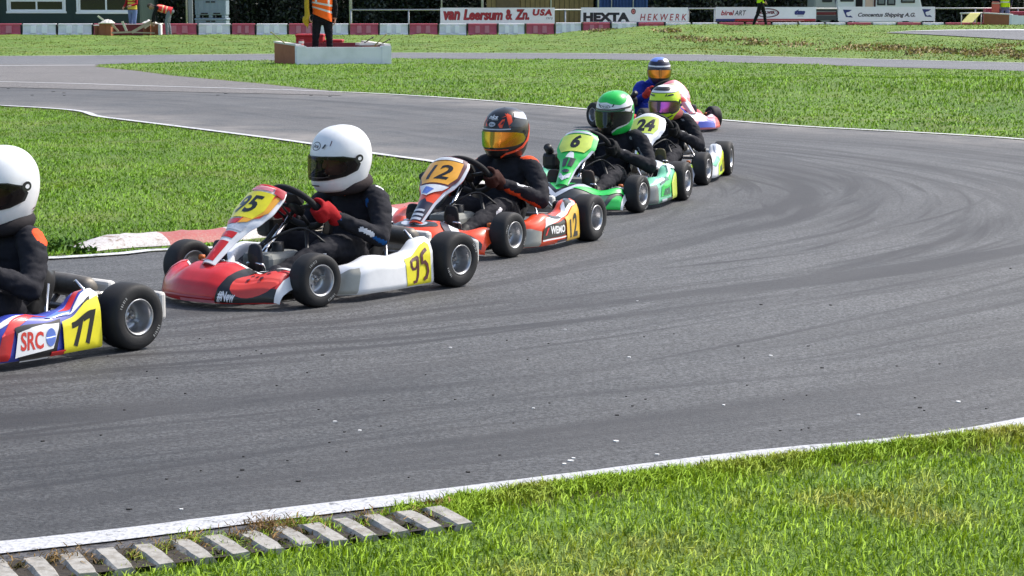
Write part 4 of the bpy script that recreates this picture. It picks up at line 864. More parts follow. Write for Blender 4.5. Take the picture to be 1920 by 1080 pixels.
caravan(1568, 1731, 'pale grey caravan with dark rimmed windows behind the fourth banner', M_cream, [('window', 1575, 1600.5, -26, 3, M_pane2, M_frm), ('window', 1644, 1660, -24, 10, M_pane2, M_frm), ('window', 1662.5, 1678.5, -24, 10, M_pane2, M_frm), ('window', 1688.5, 1715, -26, 5.5, M_pane2, M_frm), ('doorway', 1604, 1617, -40, 20, M_doorway, None), ('door', 1622, 1637, -40, 20, M_pinkp, None), ('locker_door', 1638, 1641.5, -30, 20, mat('door_edge', (0.06, 0.008, 0.012), 0.6), None)])
M_vang = mat('van_grey', (0.36, 0.37, 0.36), 0.4, wear=.2)
caravan(1527, 1571, 'grey trailer with red and dark bands on its tail between the third and fourth banners', M_vang, [('window', 1541, 1560, -24, 4, M_frm, M_frm), ('band', 1530, 1569, 16.5, 21, mat('band_dark', (.03, .03, .045), .5), None), ('light_bar', 1531, 1568, 22.5, 28, mat('lamp_red', (.16, .01, .015), .4), None), ('bumper', 1531, 1569, 29, 38, mat('bumper_dark', (.07, .07, .075), .6), None)], name='trailer')
# ---- dark trees and shrubs behind the barriers
M_bark = mat('bark', (0.05, 0.04, 0.03), 0.95, wear=0.5, bump=.02, bscale=15)
def leaf_mat(name, lo, hi):
    m, t, b = new_mat(name); at = nd(t, 'ShaderNodeAttribute', attribute_name='tint'); rp = ramp(t, [(0.1, lo), (0.9, hi)]); t.links.new(at.outputs['Fac'], rp.inputs[0]); t.links.new(rp.outputs[0], b.inputs['Base Color']); b.inputs['Roughness'].default_value = 0.5
    return m
M_leaf = leaf_mat('dark_leaf', (0.006, 0.012, 0.007), (0.028, 0.042, 0.020)); M_leaf2 = leaf_mat('grey_leaf', (0.010, 0.016, 0.010), (0.06, 0.072, 0.05))
def crown_data(n, rx_, ry_, z0, z1, s, m, nm='crown'):
    """leaf-sized quads in clumps through the crown's volume"""
    k = max(8, n // 60); C0 = np.stack([RNG.normal(0, .45, k) * rx_, RNG.normal(0, .45, k) * ry_, RNG.uniform(z0, z1, k)], 1); pick = RNG.integers(0, k, n)
    Pc = C0[pick] + RNG.normal(0, 1, (n, 3)) * np.array([.30, .30, .26]); Pc[:, 2] = np.clip(Pc[:, 2], .03, None)
    a = RNG.normal(0, 1, (n, 3)); a /= np.linalg.norm(a, axis=1)[:, None]; b = np.cross(a, RNG.normal(0, 1, (n, 3))); b /= np.linalg.norm(b, axis=1)[:, None]; q = s * RNG.uniform(.6, 1.4, n)[:, None]
    V = np.stack([Pc - a * q, Pc - b * q * .45, Pc + a * q, Pc + b * q * .45], 1).reshape(-1, 3); F_ = (np.arange(n) * 4)[:, None] + np.array([[0, 1, 2, 3]])
    me = np_mesh(nm, V, F_, smooth=False, attrs={'tint': np.repeat(np.clip(RNG.normal(.4, .25, n) + .25 * np.sin(pick * 2.3), 0, 1), 4)}); me.materials.append(m); return me
def tree(px, Y, h, rx_, label, n=4200, z0=.15, m=None, name='tree', cat='tree'):
    d = ray(px, 10); x = d.x * Y / d.y; o = thing(name, label, cat, (x, Y, 0), 0, 'dark trees behind the barriers')
    t = MB(); t.tube(smooth_path([(0, 0, -.1), (.05, 0, .5), (-.04, .05, 1.2), (.03, 0, h * .7)], 4), [.14, .13, .125, .12, .115, .11, .105, .10, .09, .08, .07, .06, .05][:13], 8)
    for k in range(6): a = k * 1.05 + px; t.tube([(0, 0, .35 + .25 * k), (.5 * math.cos(a), .5 * math.sin(a), .8 + .3 * k), (.95 * math.cos(a), .95 * math.sin(a), 1.1 + .3 * k)], [.05, .035, .015], 6)
    t.build('trunk', M_bark, o); put('crown', crown_data(n, rx_, rx_ * .7, z0, h, .085, m or M_leaf), o)
TR_ = [(272, 83.5, 'just right of the clubhouse corner'), (300, 84.5, 'behind the bending person'), (330, 83.5, 'between the bending person and the thin post'), (440, 84, 'right of the grey pallet boxes'), (478, 85, 'second to the right of the pallet boxes'), (520, 84, 'left of the orange vest marshal'), (560, 85, 'right behind the flag of the orange vest marshal'), (600, 84, 'directly behind the orange vest marshal'), (640, 85, 'just right of the orange vest marshal'), (684, 84.2, 'behind the left end of the railing'), (726, 85, 'behind the middle of the railing'), (770, 84, 'behind the second railing post'), (808, 85, 'left of the first banner'), (850, 84.4, 'above the left end of the first banner'), (890, 85.2, 'left of the tan shed'), (1236, 84, 'just right of the blue container'), (1275, 85, 'above the right end of the second banner'), (1315, 84, 'in the gap between second and third banners'), (1360, 85, 'above the left end of the third banner'), (1405, 84, 'behind the walking person'), (1450, 85, 'right of the walking person'), (1500, 84.4, 'left of the grey trailer'), (1748, 84.5, 'right of the caravan'), (1786, 85.5, 'above the yellow boards on the left'), (1826, 84.5, 'behind the yellow boards'), (1868, 85.4, 'behind the right marshal post'), (1910, 84.4, 'at the right edge of the picture')]
for k, (px, Y, w) in enumerate(TR_):
    tree(px, Y + 2.6 + RNG.uniform(-.3, .8), RNG.uniform(3.0, 4.4), RNG.uniform(1.2, 1.5), 'dark leafy tree ' + w, m=M_leaf2 if k % 4 == 1 else M_leaf)
# dense dark wood further back
nW = 26000; Pw = np.stack([RNG.uniform(-30, 30, nW), RNG.uniform(90.5, 95, nW), RNG.uniform(0, 5.5, nW)], 1); a = RNG.normal(0, 1, (nW, 3)); a /= np.linalg.norm(a, axis=1)[:, None]; b = np.cross(a, RNG.normal(0, 1, (nW, 3))); b /= np.linalg.norm(b, axis=1)[:, None]
me = np_mesh('far_wood', np.stack([Pw - a * .3, Pw - b * .18, Pw + a * .3, Pw + b * .18], 1).reshape(-1, 3), (np.arange(nW) * 4)[:, None] + np.array([[0, 1, 2, 3]]), False, {'tint': np.repeat(RNG.uniform(0, .6, nW), 4)}); me.materials.append(M_leaf)
tag(put('far_wood', me), 'dense dark wood closing the view behind everything', 'wood', kind='stuff')
# ---- marshal post in the middle distance
M_pw = mat('post_white', (0.82, 0.79, 0.87), 0.5, wear=0.3, wcol=(0.36, 0.38, 0.38), wscale=3); M_pb = mat('board_brown', (0.36, 0.125, 0.06), 0.7, wear=0.35, wcol=(0.15, 0.06, 0.035), wscale=4); M_pr = mat('post_red', (0.42, 0.012, 0.02), 0.5, wear=.2); M_pcap = mat('edge_cap', (0.7, 0.66, 0.6), 0.5, wear=.2); M_pin = mat('inside_maroon', (0.22, 0.03, 0.04), 0.6, wear=.3)
def marshal_post(c0, c1, c2, h0, h1, label, crates):
    """c0 outer corner of the brown end, c1 near corner, c2 far end of the white front (ground points)"""
    c0, c1, c2 = [Vector((p.x, p.y, 0)) for p in (c0, c1, c2)]; o = thing('marshal_post', label, 'marshal post', tuple(c1)); d = (c2 - c1); L = d.length; d.normalize(); bd = (c0 - c1); B = bd.length; bd.normalize(); q = Vector((0, 0, 1))
    def bowed(u): return h0 + (h1 - h0) * (0 if .05 < u < .95 else .5)
    n = 12; th = .10
    m = MB(); nrm_ = Vector((bd.x, bd.y, 0))
    for a_, b_ in ((0, .10), (.10, .90), (.90, 1.0)):
        P0, P1 = d * (L * a_ + (.001 if a_ else 0)), d * (L * b_); hh = h0 if a_ not in (.10,) else h0 - .025
        off = Vector((0, 0, 0)) if a_ != .10 else nrm_ * .012
        m.prism([P0 + off, P1 + off, P1 + off + q * hh, P0 + off + q * hh], (0, 0, 0), nrm_ * th)
    m.build('front_panel', M_pw, o)
    for off, mm, nm in ((d * 0.012, M_pb, 'end_board'), (d * (L - .10), M_pb, 'end_board')):
        m = MB(); m.prism([off + nrm_ * (th + .002), off + nrm_ * B, off + nrm_ * B + q * (h0 + .045), off + nrm_ * (th + .002) + q * h0], (0, 0, 0), d * .09); m.build(nm, mm, o)
        m = MB(); m.prism([off - d * .01 + nrm_ * (th - .02) + q * (h0 + .001), off - d * .01 + nrm_ * (B + .01) + q * (h0 + .047), off - d * .01 + nrm_ * (B + .01) + q * (h0 + .085), off - d * .01 + nrm_ * (th - .02) + q * (h0 + .035)], (0, 0, 0), d * .13); m.build('edge_cap', M_pcap, o)
    m = MB(); m.prism([d * .11 + nrm_ * (B - .08), d * (L - .11) + nrm_ * (B - .08), d * (L - .11) + nrm_ * (B - .08) + q * (h0 + .045), d * .11 + nrm_ * (B - .08) + q * (h0 + .045)], (0, 0, 0), nrm_ * .07); m.build('back_panel', M_pin, o)
    m = MB(); m.prism([d * .12 + nrm_ * (th + .01), d * (L - .12) + nrm_ * (th + .01), d * (L - .12) + nrm_ * (B - .09), d * .12 + nrm_ * (B - .09)], (0, 0, .012), (0, 0, .03)); m.build('floor', M_pin, o)
    return o, d, nrm_, L, B
PC1 = G(557, 122.5); PC2 = G(734, 121.5); PC0 = PC1 + Vector((-.60, 1.05, 0))
po, pd, pn, PL, PB = marshal_post(PC0, PC1, PC2, .40, .42, 'low white fronted marshal post with a brown end board on the grass strip', None)
def at_px_y(px, Y): d = ray(px, 100); return d.x * Y / d.y
yk = PC1.y + 1.75
for (a, b, z0, z1, lb) in ((554, 607, 0, .62, 'bright red crate behind the marshal post, taller of the two'), (608, 642, 0, .50, 'bright red crate behind the marshal post, lower one on the right')):
    X0, X1 = at_px_y(a, yk), at_px_y(b, yk); m = MB(); m.box(((X0 + X1) / 2, yk + .25, z1 / 2), (X1 - X0 - .02, .5, z1), 0, None, .02); m.box(((X0 + X1) / 2, yk + .25, z1 - .03), (X1 - X0 + .01, .54, .05), 0, None, .01); m.box(((X0 + X1) / 2, yk - .004, z1 * .4), ((X1 - X0) * .7, .02, .04), 0, None, .005)
    tag(m.build('red_crate', M_pr), lb, 'crate', 'red crates behind the marshal post')
m = MB(); m.lathe([(0, .18), (.02, .18), (.055, .17), (.055, .03), (.075, .02), (.075, 0), (0, 0)], 'z', 16, 0); m.lathe([(.0565, .14), (.0565, .09)], 'z', 16, 1); m.lathe([(.0565, .06), (.0565, .035)], 'z', 16, 1)
tag(m.build('bollard', [M_pr, M_pcap], None, tuple(PC1 + pn * .30 + pd * .22 + Vector((0, 0, .36)))), 'small red and white striped marker on the marshal post corner', 'marker')
M_stick = mat('flag_stick', (0.30, 0.28, 0.08), 0.6); M_stickd = mat('flag_stick_dark', (0.07, 0.065, 0.03), 0.6)
for (p, q_, mm, lb) in (((508, 60), (540, 86), M_stick, 'pale flag stick leaning out at the left end of the marshal post'), ((699, 69.5), (676, 86), M_stickd, 'dark flag stick leaning at the right end, left one of three'), ((724, 64), (708, 80), M_stick, 'pale flag stick leaning at the right end, middle one of three'), ((731, 73), (708, 87), M_stickd, 'dark flag stick leaning at the right end, right one of three')):
    a = AT(p[0], p[1], PC1.y + .55); b = AT(q_[0], q_[1], PC1.y + .55); e = b + (b - a) * .9
    if e.z < .05: e = b + (b - a) * ((b.z - .05) / max(a.z - b.z, .01))
    tag(MB().tube([a, b, e], .012, 8).lathe([(0, .01), (.016, .0), (.016, -.03)], 'z', 8, 0, tuple(a)).build('flag_stick', mm), lb, 'flag stick', 'flag sticks in the marshal post')
tag(MB().prism([PC1 + pd * 1.45 + pn * .30 + Vector((0, 0, .405)), PC1 + pd * 1.85 + pn * .30 + Vector((0, 0, .405)), PC1 + pd * 1.82 + pn * .62 + Vector((0, 0, .405)), PC1 + pd * 1.48 + pn * .58 + Vector((0, 0, .405))], (0, 0, 0), (0, 0, .05)).build('folded_flag', M_pcap), 'pale folded flag lying on the right end of the marshal post', 'flag')
# ---- right marshal post
QC1 = Vector((at_px_y(1895, 77.0), 77.0, 0)); QC0 = Vector((at_px_y(1845, 77.6), 77.6, 0)); QC2 = QC1 + Vector((2.4, .5, 0))
qz = .37
o2, qd, qn, QL, QB = marshal_post(QC0 if False else QC1 + Vector((-.85, .75, 0)), QC1, QC2, .40, .42, 'marshal post with a brown end board and white front at the right edge', None); o2.location.z = qz - .02
for (a, b, z0, z1, Y, lb) in ((1843, 1871, .35, .98, 78.6, 'dark red crate behind the right marshal post'), (1893, 1990, .35, .86, 79.0, 'long red box behind the right marshal post')):
    X0, X1 = at_px_y(a, Y), at_px_y(b, Y); m = MB(); m.box(((X0 + X1) / 2, Y, (z0 + z1) / 2 - .15), (X1 - X0, .4, z1 - z0 + .3), 0, None, .02); m.box(((X0 + X1) / 2, Y, z1 - .02), (X1 - X0 + .03, .44, .05), 0, None, .01); tag(m.build('red_crate', M_br), lb, 'crate')
M_yel = mat('board_yellow', (0.62, 0.56, 0.16), 0.5, wear=.2)
for (a, b, lb) in ((1808, 1823, 'left one of two leaning pale yellow boards'), (1818, 1833, 'right one of two leaning pale yellow boards')):
    A, B_ = AT(a, 42, 77.2), AT(b, 25.5, 77.5); m = MB(); w = Vector((.17, 0, 0)); m.prism([A - w * .5, A + w * .6, B_ + w * .6, B_ - w * .5], (0, 0, 0), (0, .05, .02)); m.tube([B_ + Vector((0, .06, 0)), Vector((B_.x + .05, B_.y + .4, .3))], .02, 6); tag(m.build('leaning_board', M_yel), lb, 'board', 'leaning yellow boards')
tag(MB().tube([AT(1800, 25, 77.8), AT(1842, 24.5, 77.8)], .03, 8).tube([AT(1803, 25, 77.8), Vector((AT(1803, 25, 77.8).x, 77.8, .2))], .02, 8).tube([AT(1840, 25, 77.8), Vector((AT(1840, 25, 77.8).x, 77.8, .2))], .02, 8).build('trestle', M_pcap), 'white trestle bar behind the yellow boards', 'trestle')
# ---- broken marshal post and planks on the left
yL = 76.6
def bxp(px, Y=yL): d = ray(px, 60); return d.x * Y / d.y
def brown_block(a, b, zt, Y, dep, lb):
    X0, X1 = bxp(a, Y), bxp(b, Y); m = MB(); m.box(((X0 + X1) / 2, Y + dep / 2, zt / 2), (X1 - X0, dep, zt), 0, None, .01); m.box(((X0 + X1) / 2, Y - .012, zt * .5), (.03, .02, zt * .9), 0); m.box(((X0 + X1) / 2, Y + dep / 2, zt + .02), (X1 - X0 + .06, dep + .05, .035), 1, None, .01)
    return tag(m.build('wooden_box', [M_pb, M_pcap]), lb, 'wooden box', 'brown boxes of the broken marshal post')
brown_block(177, 186, .36, 76.9, .5, 'narrow brown box at the left end of the broken post'); brown_block(186, 208, .44, 76.4, .6, 'brown wooden box with a white sheet on it on the left'); brown_block(283, 300, .42, 76.4, .6, 'brown wooden box by the feet of the bending person'); brown_block(268, 282, .44, 76.9, .6, 'dark brown box left of the bending person')
m = MB(); X0, X1 = bxp(208, 77.1), bxp(270, 77.1); m.box(((X0 + X1) / 2, 77.1, .20), (X1 - X0, .08, .40), 0, None, .01); m.box(((X0 + X1) / 2, 77.1, .415), (X1 - X0, .14, .03), 1, None, .008); tag(m.build('maroon_hoarding', [M_pin, mat('panel_edge', (.62, .5, .5), .5)]), 'dark red panel standing between the brown boxes', 'panel')
m = MB(); m.box(((bxp(300.5) + bxp(306)) / 2, 76.3, .215), (.10, .3, .43), 0, None, .02); tag(m.build('white_board', M_pw), 'narrow white upright panel by the bending person', 'panel')
M_plank = mat('bare_wood', (0.50, 0.40, 0.28), 0.7, wear=.3)
for (a, b, r, lb) in (((210, 46), (222, 59), .035, 'short plank leaning down from the left brown box'), ((209, 61.5), (250, 60), .03, 'long pale plank lying across the ground on the left'), ((247, 61), (284, 40), .05, 'long plank leaning up to the right towards the bending person'), ((229, 40), (237, 58), .04, 'white stick leaning on the red panel'), ((250, 60.8), (290, 62), .02, 'thin lath lying on the ground by the right brown box'), ((183, 30), (194, 38), .03, 'white stick poking up from the sheet on the left box'), ((271, 53), (281, 46), .03, 'short bright plank crossing the long one')):
    A, B_ = AT(a[0], a[1], 76.1), AT(b[0], b[1], 76.2); A.z = max(A.z, .03); B_.z = max(B_.z, .03); dd = (B_ - A).normalized(); u = Vector((0, 1, 0)); w = dd.cross(u).normalized()
    m = MB(); m.prism([A - w * r, A + w * r, B_ + w * r, B_ - w * r], (0, 0, 0), (0, .03, 0)); tag(m.build('plank', M_plank if 'white' not in lb else M_pcap), lb, 'plank', 'loose planks of the broken marshal post')
def cloth_heap(px0, px1, zb, amp, Y, lb, dep=.5):
    X0, X1 = bxp(px0, Y), bxp(px1, Y); m = MB()
    def P(u, v): e = math.sin(math.pi * min(max(u, 0), 1)) * math.sin(math.pi * min(max(v, 0), 1)); return Vector((X0 + (X1 - X0) * u, Y + dep * v, zb + amp * e ** .6 * (1 + .5 * mnoise.noise((u * 6, v * 5, px0)))))
    m.shell(P, 18, 10, .012, 0); return tag(m.build('white_sheet', M_pcap), lb, 'sheet')
cloth_heap(187, 212, .47, .12, 76.3, 'crumpled white sheet on the left brown box'); cloth_heap(266, 292, .47, .10, 76.3, 'crumpled white sheet by the hands of the bending person')
# ================================================================== KARTS   local frame: x forward, y to the driver's left, z up, origin under the rear axle
def tyre_data(r, w):
    h = w / 2; p = [(0.071, -h * .80), (0.076, -h * .92), (r * .66, -h * 1.0), (r * .80, -h * 1.02), (r * .90, -h * .97), (r * .965, -h * .84), (r * .992, -h * .6), (r, -h * .3), (r, 0)]
    mb = MB().lathe(p + [(a, -b) for a, b in p[::-1][1:]], 'y', 44); rr = r * .80
    for s in (1, -1):      # moulded sidewall lettering
        for a0 in (.3, 3.44):
            for k in range(6):
                a = a0 + k * .085; d = .030; q = [(rr - .006, a), (rr + .006, a), (rr + .006, a + d + .02 * (k % 2)), (rr - .006, a + d + .02 * (k % 2))]
                mb.add([(c * math.cos(t), s * (h * 1.02 + .0012), c * math.sin(t)) for c, t in q], [[0, 1, 2, 3]], 1)
    return mb.data('tyre', [M_tyre, mat('tyre_letter', (0.30, 0.30, 0.29), 0.7)])
def rim_data(w):
    h = w / 2; mb = MB()
    mb.lathe([(0.074, h * .80), (0.078, h * .90), (0.0755, h * .96), (0.070, h * .92), (0.066, h * .70), (0.062, h * .25), (0.060, -h * .15), (0.05, -h * .22), (0.028, -h * .2), (0.028, h * .12), (0.0, h * .14)], 'y', 32)
    mb.lathe([(0.074, -h * .80), (0.078, -h * .90), (0.0755, -h * .96), (0.070, -h * .92), (0.066, -h * .70), (0.060, -h * .3), (0.03, -h * .3), (0.0, -h * .3)][::-1], 'y', 32)
    return mb.data('rim', [M_alu])
def hub_data(w):
    h = w / 2; mb = MB()
    for k in range(3):
        a = k * 2.094 + .4; ca, sa = math.cos(a), math.sin(a); mb.box((0.040 * ca, -h * .05, 0.040 * sa), (0.045, 0.012, 0.016), 0, Matrix.Rotation(-a, 3, 'Y'), .003)
        mb.lathe([(0.0, h * .25), (0.006, h * .25), (0.006, -h * .2)], 'y', 6, 1, (0.02 * ca, 0, 0.02 * sa))
    mb.lathe([(0.0, h * .42), (0.011, h * .42), (0.012, h * .1)], 'y', 10, 1)
    return mb.data('wheel', [M_alu, M_steel])
TY = {'f': (tyre_data(.128, .108), rim_data(.108), hub_data(.108), .128), 'r': (tyre_data(.140, .140), rim_data(.140), hub_data(.140), .140)}
def add_wheel(root, kind, x, y, steer=0.0):
    td, rd, hd, r = TY[kind]
    o = put('wheel', hd, root, (x, y, r)); o.rotation_euler = (0, random.uniform(0, 6), steer + (0 if y > 0 else math.pi))
    put('tyre', td, o); put('rim', rd, o)
WB, TF, TR = 0.95, 0.445, 0.470

# ---- bodywork surfaces
def nose_P(u, v):
    a = abs(u); y = 0.405 * u
    xf = 1.360 - 0.215 * a ** 2.3                                   # leading edge in plan
    top = 0.203 - 0.050 * float(sstep(.22, .62, a)) + 0.020 * math.exp(-((a - .84) / .12) ** 2) - 0.06 * max(0, (a - .93) / .07) ** 2
    depth = 0.235 - 0.085 * a ** 1.5
    x = xf - depth * lin_table([(0, 0.05), (.12, 0.0), (.35, .10), (.62, .36), (.86, .70), (1, 1.0)], v)
    z = 0.030 + (top - 0.030) * lin_table([(0, 0), (.12, .13), (.35, .50), (.62, .80), (.86, .97), (1, 1.0)], v)
    return Vector((x, y, z))
def pod_top(u): return lerp_table([(0, .135), (.10, .175), (.32, .212), (.55, .196), (.72, .205), (.90, .262), (1, .268)], u)
def make_pod(side):
    """u front->rear, v low outside -> over the top -> inside"""
    def P(u, v):
        x = 0.770 - 0.600 * u - 0.030 * (1 - u) * (1 - min(v, .7) / .7) * -1.0
        zt = pod_top(u); bul = 0.028 * math.sin(math.pi * min(max(u * .9 + .1, 0), 1)); fr = 0.085 * max(0, 1 - u / .22) ** 2
        yo = 0.495 + bul - fr + 0.02 * u * max(0, u - .7)
        y = lin_table([(0, yo - .012), (.12, yo), (.5, yo - .008), (.66, yo - .030), (.78, yo - .065), (.9, yo - .115), (1, yo - .125)], v)
        z = lin_table([(0, .034), (.12, .050), (.5, .034 + (zt - .034) * .70), (.66, .034 + (zt - .034) * .93), (.78, zt), (.9, zt - .006), (1, zt - .05)], v)
        return Vector((x, y * side, z))
    return P
POD_L, POD_R = make_pod(1), make_pod(-1)
def panel_P(u, v):
    c = Vector((0, 0, 0)); 
    tabx = [(0, 1.235), (.12, 1.185), (.28, 1.105), (.42, 1.040), (.55, .985), (.75, .912), (.92, .858), (1, .838)]; tabz = [(0, .205), (.12, .250), (.28, .318), (.42, .372), (.55, .416), (.75, .482), (.92, .532), (1, .545)]
    x, z = lin_table(tabx, v), lin_table(tabz, v)
    w = lerp_table([(0, .046), (.22, .056), (.36, .075), (.50, .118), (.64, .140), (.84, .136), (.94, .120), (1, .098)], v)
    d = 0.045 * u * u * (0.5 + .8 * v)
    return Vector((x - d * .75, w * u, z - d * .65))

def build_body(root, L):
    """L: livery dictionary with base colours and decal lists [(colour, shape)]"""
    def make(name, P, base, decs, nu, nv, u0, u1, flip, inner, cu, cv, th=0.006, extra=None):
        names = [base, inner] + sorted({d[0] for d in decs} - {base, inner}); ms = [PT[k] for k in names]
        mb = MB(); mb.shell(P, nu, nv, th, 0, u0, u1, 0, 1, inner=1, flip=flip)
        for k, (c, sh_) in enumerate(decs): mb.decal(sh_, P, 0.0014 + 0.0008 * k, names.index(c), cu, cv, flip=flip)
        if extra: extra(mb)
        return mb.build(name, ms, root)
    make('nose_fairing', nose_P, L['nose'], L.get('nose_d', []), 40, 14, -1, 1, False, 'black', 14, 10)
    make('front_panel', panel_P, L['panel'], L.get('panel_d', []), 14, 28, -1, 1, False, 'black', 8, 12)
    make('side_pod', POD_L, L['pod'], L.get('pod_d', []), 26, 18, 0, 1, False, 'black', 14, 10)
    make('side_pod', POD_R, L['pod'], L.get('podr_d', L.get('pod_d', [])), 26, 18, 0, 1, True, 'black', 14, 10)

def build_kart(L, loc, rz, steer, label):
    root = thing('racing_kart', label, 'kart', loc, rz, 'racing karts in the corner')
    for s in (1, -1):
        add_wheel(root, 'f', WB, TF * s, steer); add_wheel(root, 'r', 0, TR * s)
    # chassis tubes
    mb = MB()
    for s in (1, -1):
        mb.tube(smooth_path([(-.13, .22 * s, .075), (.05, .26 * s, .055), (.35, .33 * s, .05), (.62, .30 * s, .05), (.80, .25 * s, .05), (1.0, .19 * s, .05), (1.10, .12 * s, .05)], 5), .0135, 8)
        mb.tube([(.92, .22 * s, .05), (.95, .34 * s, .10)], .012, 8); mb.tube([(.12, .34 * s, .06), (.12, .46 * s, .06)], .010, 8); mb.tube([(.62, .30 * s, .06), (.62, .47 * s, .06)], .010, 8)
        mb.tube(smooth_path([(.62, .46 * s, .06), (.66, .44 * s, .075), (.45, .43 * s, .075), (.12, .45 * s, .06)], 5), .010, 8)
        mb.tube([(.80, .25 * s, .06), (.66, .10 * s, .33)], .010, 8)
    mb.tube([(1.10, -.12, .05), (1.10, .12, .05)], .0135, 8); mb.tube([(-.13, -.22, .075), (-.13, .22, .075)], .0135, 8); mb.tube([(.40, -.33, .05), (.40, .33, .05)], .0135, 8)
    mb.build('chassis_frame', M_frame, root)
    MB().box((.72, 0, .036), (.72, .40, .004)).build('floor_tray', M_tray, root)
    MB().tube([(0, -.45, .14), (0, .45, .14)], .015, 12).build('rear_axle', M_steel, root)
    mb = MB(); mb.lathe([(.03, .006), (.088, .006), (.088, -.006), (.03, -.006)], 'y', 28, 0, (0, .30, .14), True); mb.box((.05, .30, .20), (.07, .06, .07), 1, None, .012); mb.tube([(.08, .30, .20), (.35, .32, .10), (.72, .28, .09)], .005, 6, 1)
    mb.build('brake', [M_steel, M_blk], root)
    # front axle parts
    mb = MB()
    for s in (1, -1):
        mb.tube([(WB, .30 * s, .128), (WB, .40 * s, .128)], .016, 10); mb.box((WB, .335 * s, .115), (.035, .03, .10), 0, None, .006); mb.tube([(WB - .07, .33 * s, .13), (WB - .02, .03 * s, .115)], .0065, 6); mb.tube([(WB - .07, .33 * s, .13), (WB, .335 * s, .12)], .008, 6)
        mb.lathe([(0.0, .014), (.016, .012), (.018, -.01), (0, -.012)], 'z', 10, 1, (WB + .01, .335 * s, .175))
    mb.build('steering_linkage', [M_chrome, M_orange_plug], root)
    # bars, pedals
    mb = MB(); mb.tube(smooth_path([(1.05, -.16, .06), (1.16, -.15, .075), (1.19, 0, .075), (1.16, .15, .075), (1.05, .16, .06)], 5), .010, 8); mb.tube(smooth_path([(1.06, -.15, .06), (1.10, -.15, .16), (1.13, -.10, .185), (1.13, .10, .185), (1.10, .15, .16), (1.06, .15, .06)], 5), .009, 8)
    mb.build('front_bumper_bar', M_chrome, root)
    for s in (1, -1):
        mb = MB(); mb.tube(smooth_path([(.99, .08 * s, .06), (1.04, .08 * s, .17), (1.045, .10 * s, .19), (1.045, .17 * s, .19), (1.03, .185 * s, .17), (1.00, .18 * s, .06)], 5), .0065, 8); mb.build('pedal', M_chrome, root)
    mb = MB(); mb.tube([(1.00, 0, .075), (.655, 0, .40)], .012, 10); mb.tube([(.90, 0, .17), (.80, 0, .262)], .017, 10, 0); mb.build('steering_column', M_chrome, root)
    # steering wheel
    cw, n_, up = Vector((.625, 0, .415)), Vector((-.74, 0, .67)).normalized(), Vector((.67, 0, .74)).normalized(); yv = Vector((0, 1, 0))
    pts = []
    for k in range(36):
        a = 2 * math.pi * k / 36; s_ = math.sin(a); flat = 0.86 if s_ < -0.55 else 1.0
        pts.append(cw + (yv * math.cos(a) * .148 + up * s_ * .150 * flat) )
    mb = MB(); mb.tube(pts, .0165, 10, 0, closed=True); mb.lathe([(0, .012), (.04, .012), (.045, -.01), (0, -.012)], 'z', 16, 1)
    # hub plate turned to the wheel plane
    B = Matrix((yv, up, n_)).transposed()
    nv = 16 * 4; base = len(mb.v) - nv
    for i in range(base, len(mb.v)): mb.v[i] = tuple(cw + B @ Vector(mb.v[i]))
    for a in (R(15), R(165), R(270)):
        d = yv * math.cos(a) + up * math.sin(a); mb.tube([cw + d * .03, cw + d * .142], .011, 6, 1)
    mb.box(cw + up * .06 + n_ * .012, (.11, .028, .075), 2, B @ Matrix(((1, 0, 0), (0, 0, 1), (0, -1, 0))), .006)
    mb.build('steering_wheel', [M_grip, M_blk, M_blk], root)
    # seat
    def seat(u, v):
        a = (u - .5) * 2; back = lin_table([(0, .50), (.25, .30), (.45, .16), (.7, .10), (1, .06)], v); zb = lin_table([(0, .07), (.25, .055), (.45, .075), (.7, .19), (1, .30)], v); hw = lin_table([(0, .13), (.3, .17), (.6, .185), (.85, .165), (1, .13)], v)
        rise = lin_table([(0, .05), (.3, .13), (.5, .20), (.75, .12), (1, .02)], v)
        return Vector((back + .10 * abs(a) ** 2.5 * (1 if v > .4 else .2), hw * math.sin(a * 1.35) / math.sin(1.35), zb + rise * abs(a) ** 2.6))
    MB().shell(seat, 18, 16, .008, 0).build('seat', M_blk, root)
    MB().box((.80, 0, .135), (.24, .20, .17), 0, None, .03, 2).lathe([(0, .03), (.03, .03), (.032, -.02)], 'z', 12, 1, (.80, .04, .235)).build('fuel_tank', [M_tank, M_blk], root)
    # engine on the driver's right with exhaust, airbox and carburettor
    e = MB(); e.box((.20, -.33, .12), (.20, .13, .12), 0, None, .015); 
    for k in range(7): e.box((.20, -.33, .185 + .016 * k), (.15 - .008 * abs(k - 3), .135, .007), 0, None, .002)
    e.box((.20, -.33, .235), (.085, .085, .13), 0, None, .01); e.lathe([(0, .03), (.022, .025), (.026, -.03)], 'z', 10, 1, (.20, -.33, .325))
    e.lathe([(.0, -.02), (.055, -.02), (.06, .0), (.055, .02), (0, .02)], 'y', 20, 1, (.20, -.255, .12)); e.box((.31, -.30, .17), (.08, .06, .07), 1, None, .01); e.build('engine', [M_engine, M_blk], root)
    e = MB(); e.tube(smooth_path([(.14, -.36, .20), (.06, -.34, .22), (-.02, -.22, .23), (-.06, -.02, .23), (-.07, .16, .22)], 6), [.02] * 6 + [.03] * 6 + [.046] * 12 + [.03], 12); e.build('exhaust_pipe', M_engine, root)
    e = MB(); e.box((.46, -.33, .30), (.19, .11, .12), 0, None, .03, 2); e.tube([(.52, -.33, .36), (.58, -.33, .40)], .03, 10); e.tube([(.36, -.32, .25), (.40, -.33, .29)], .028, 10); e.build('airbox', M_blk, root)
    e = MB(); e.box((.02, -.20, .17), (.20, .02, .15), 0, None, .008); e.build('chain_guard', M_blk, root)
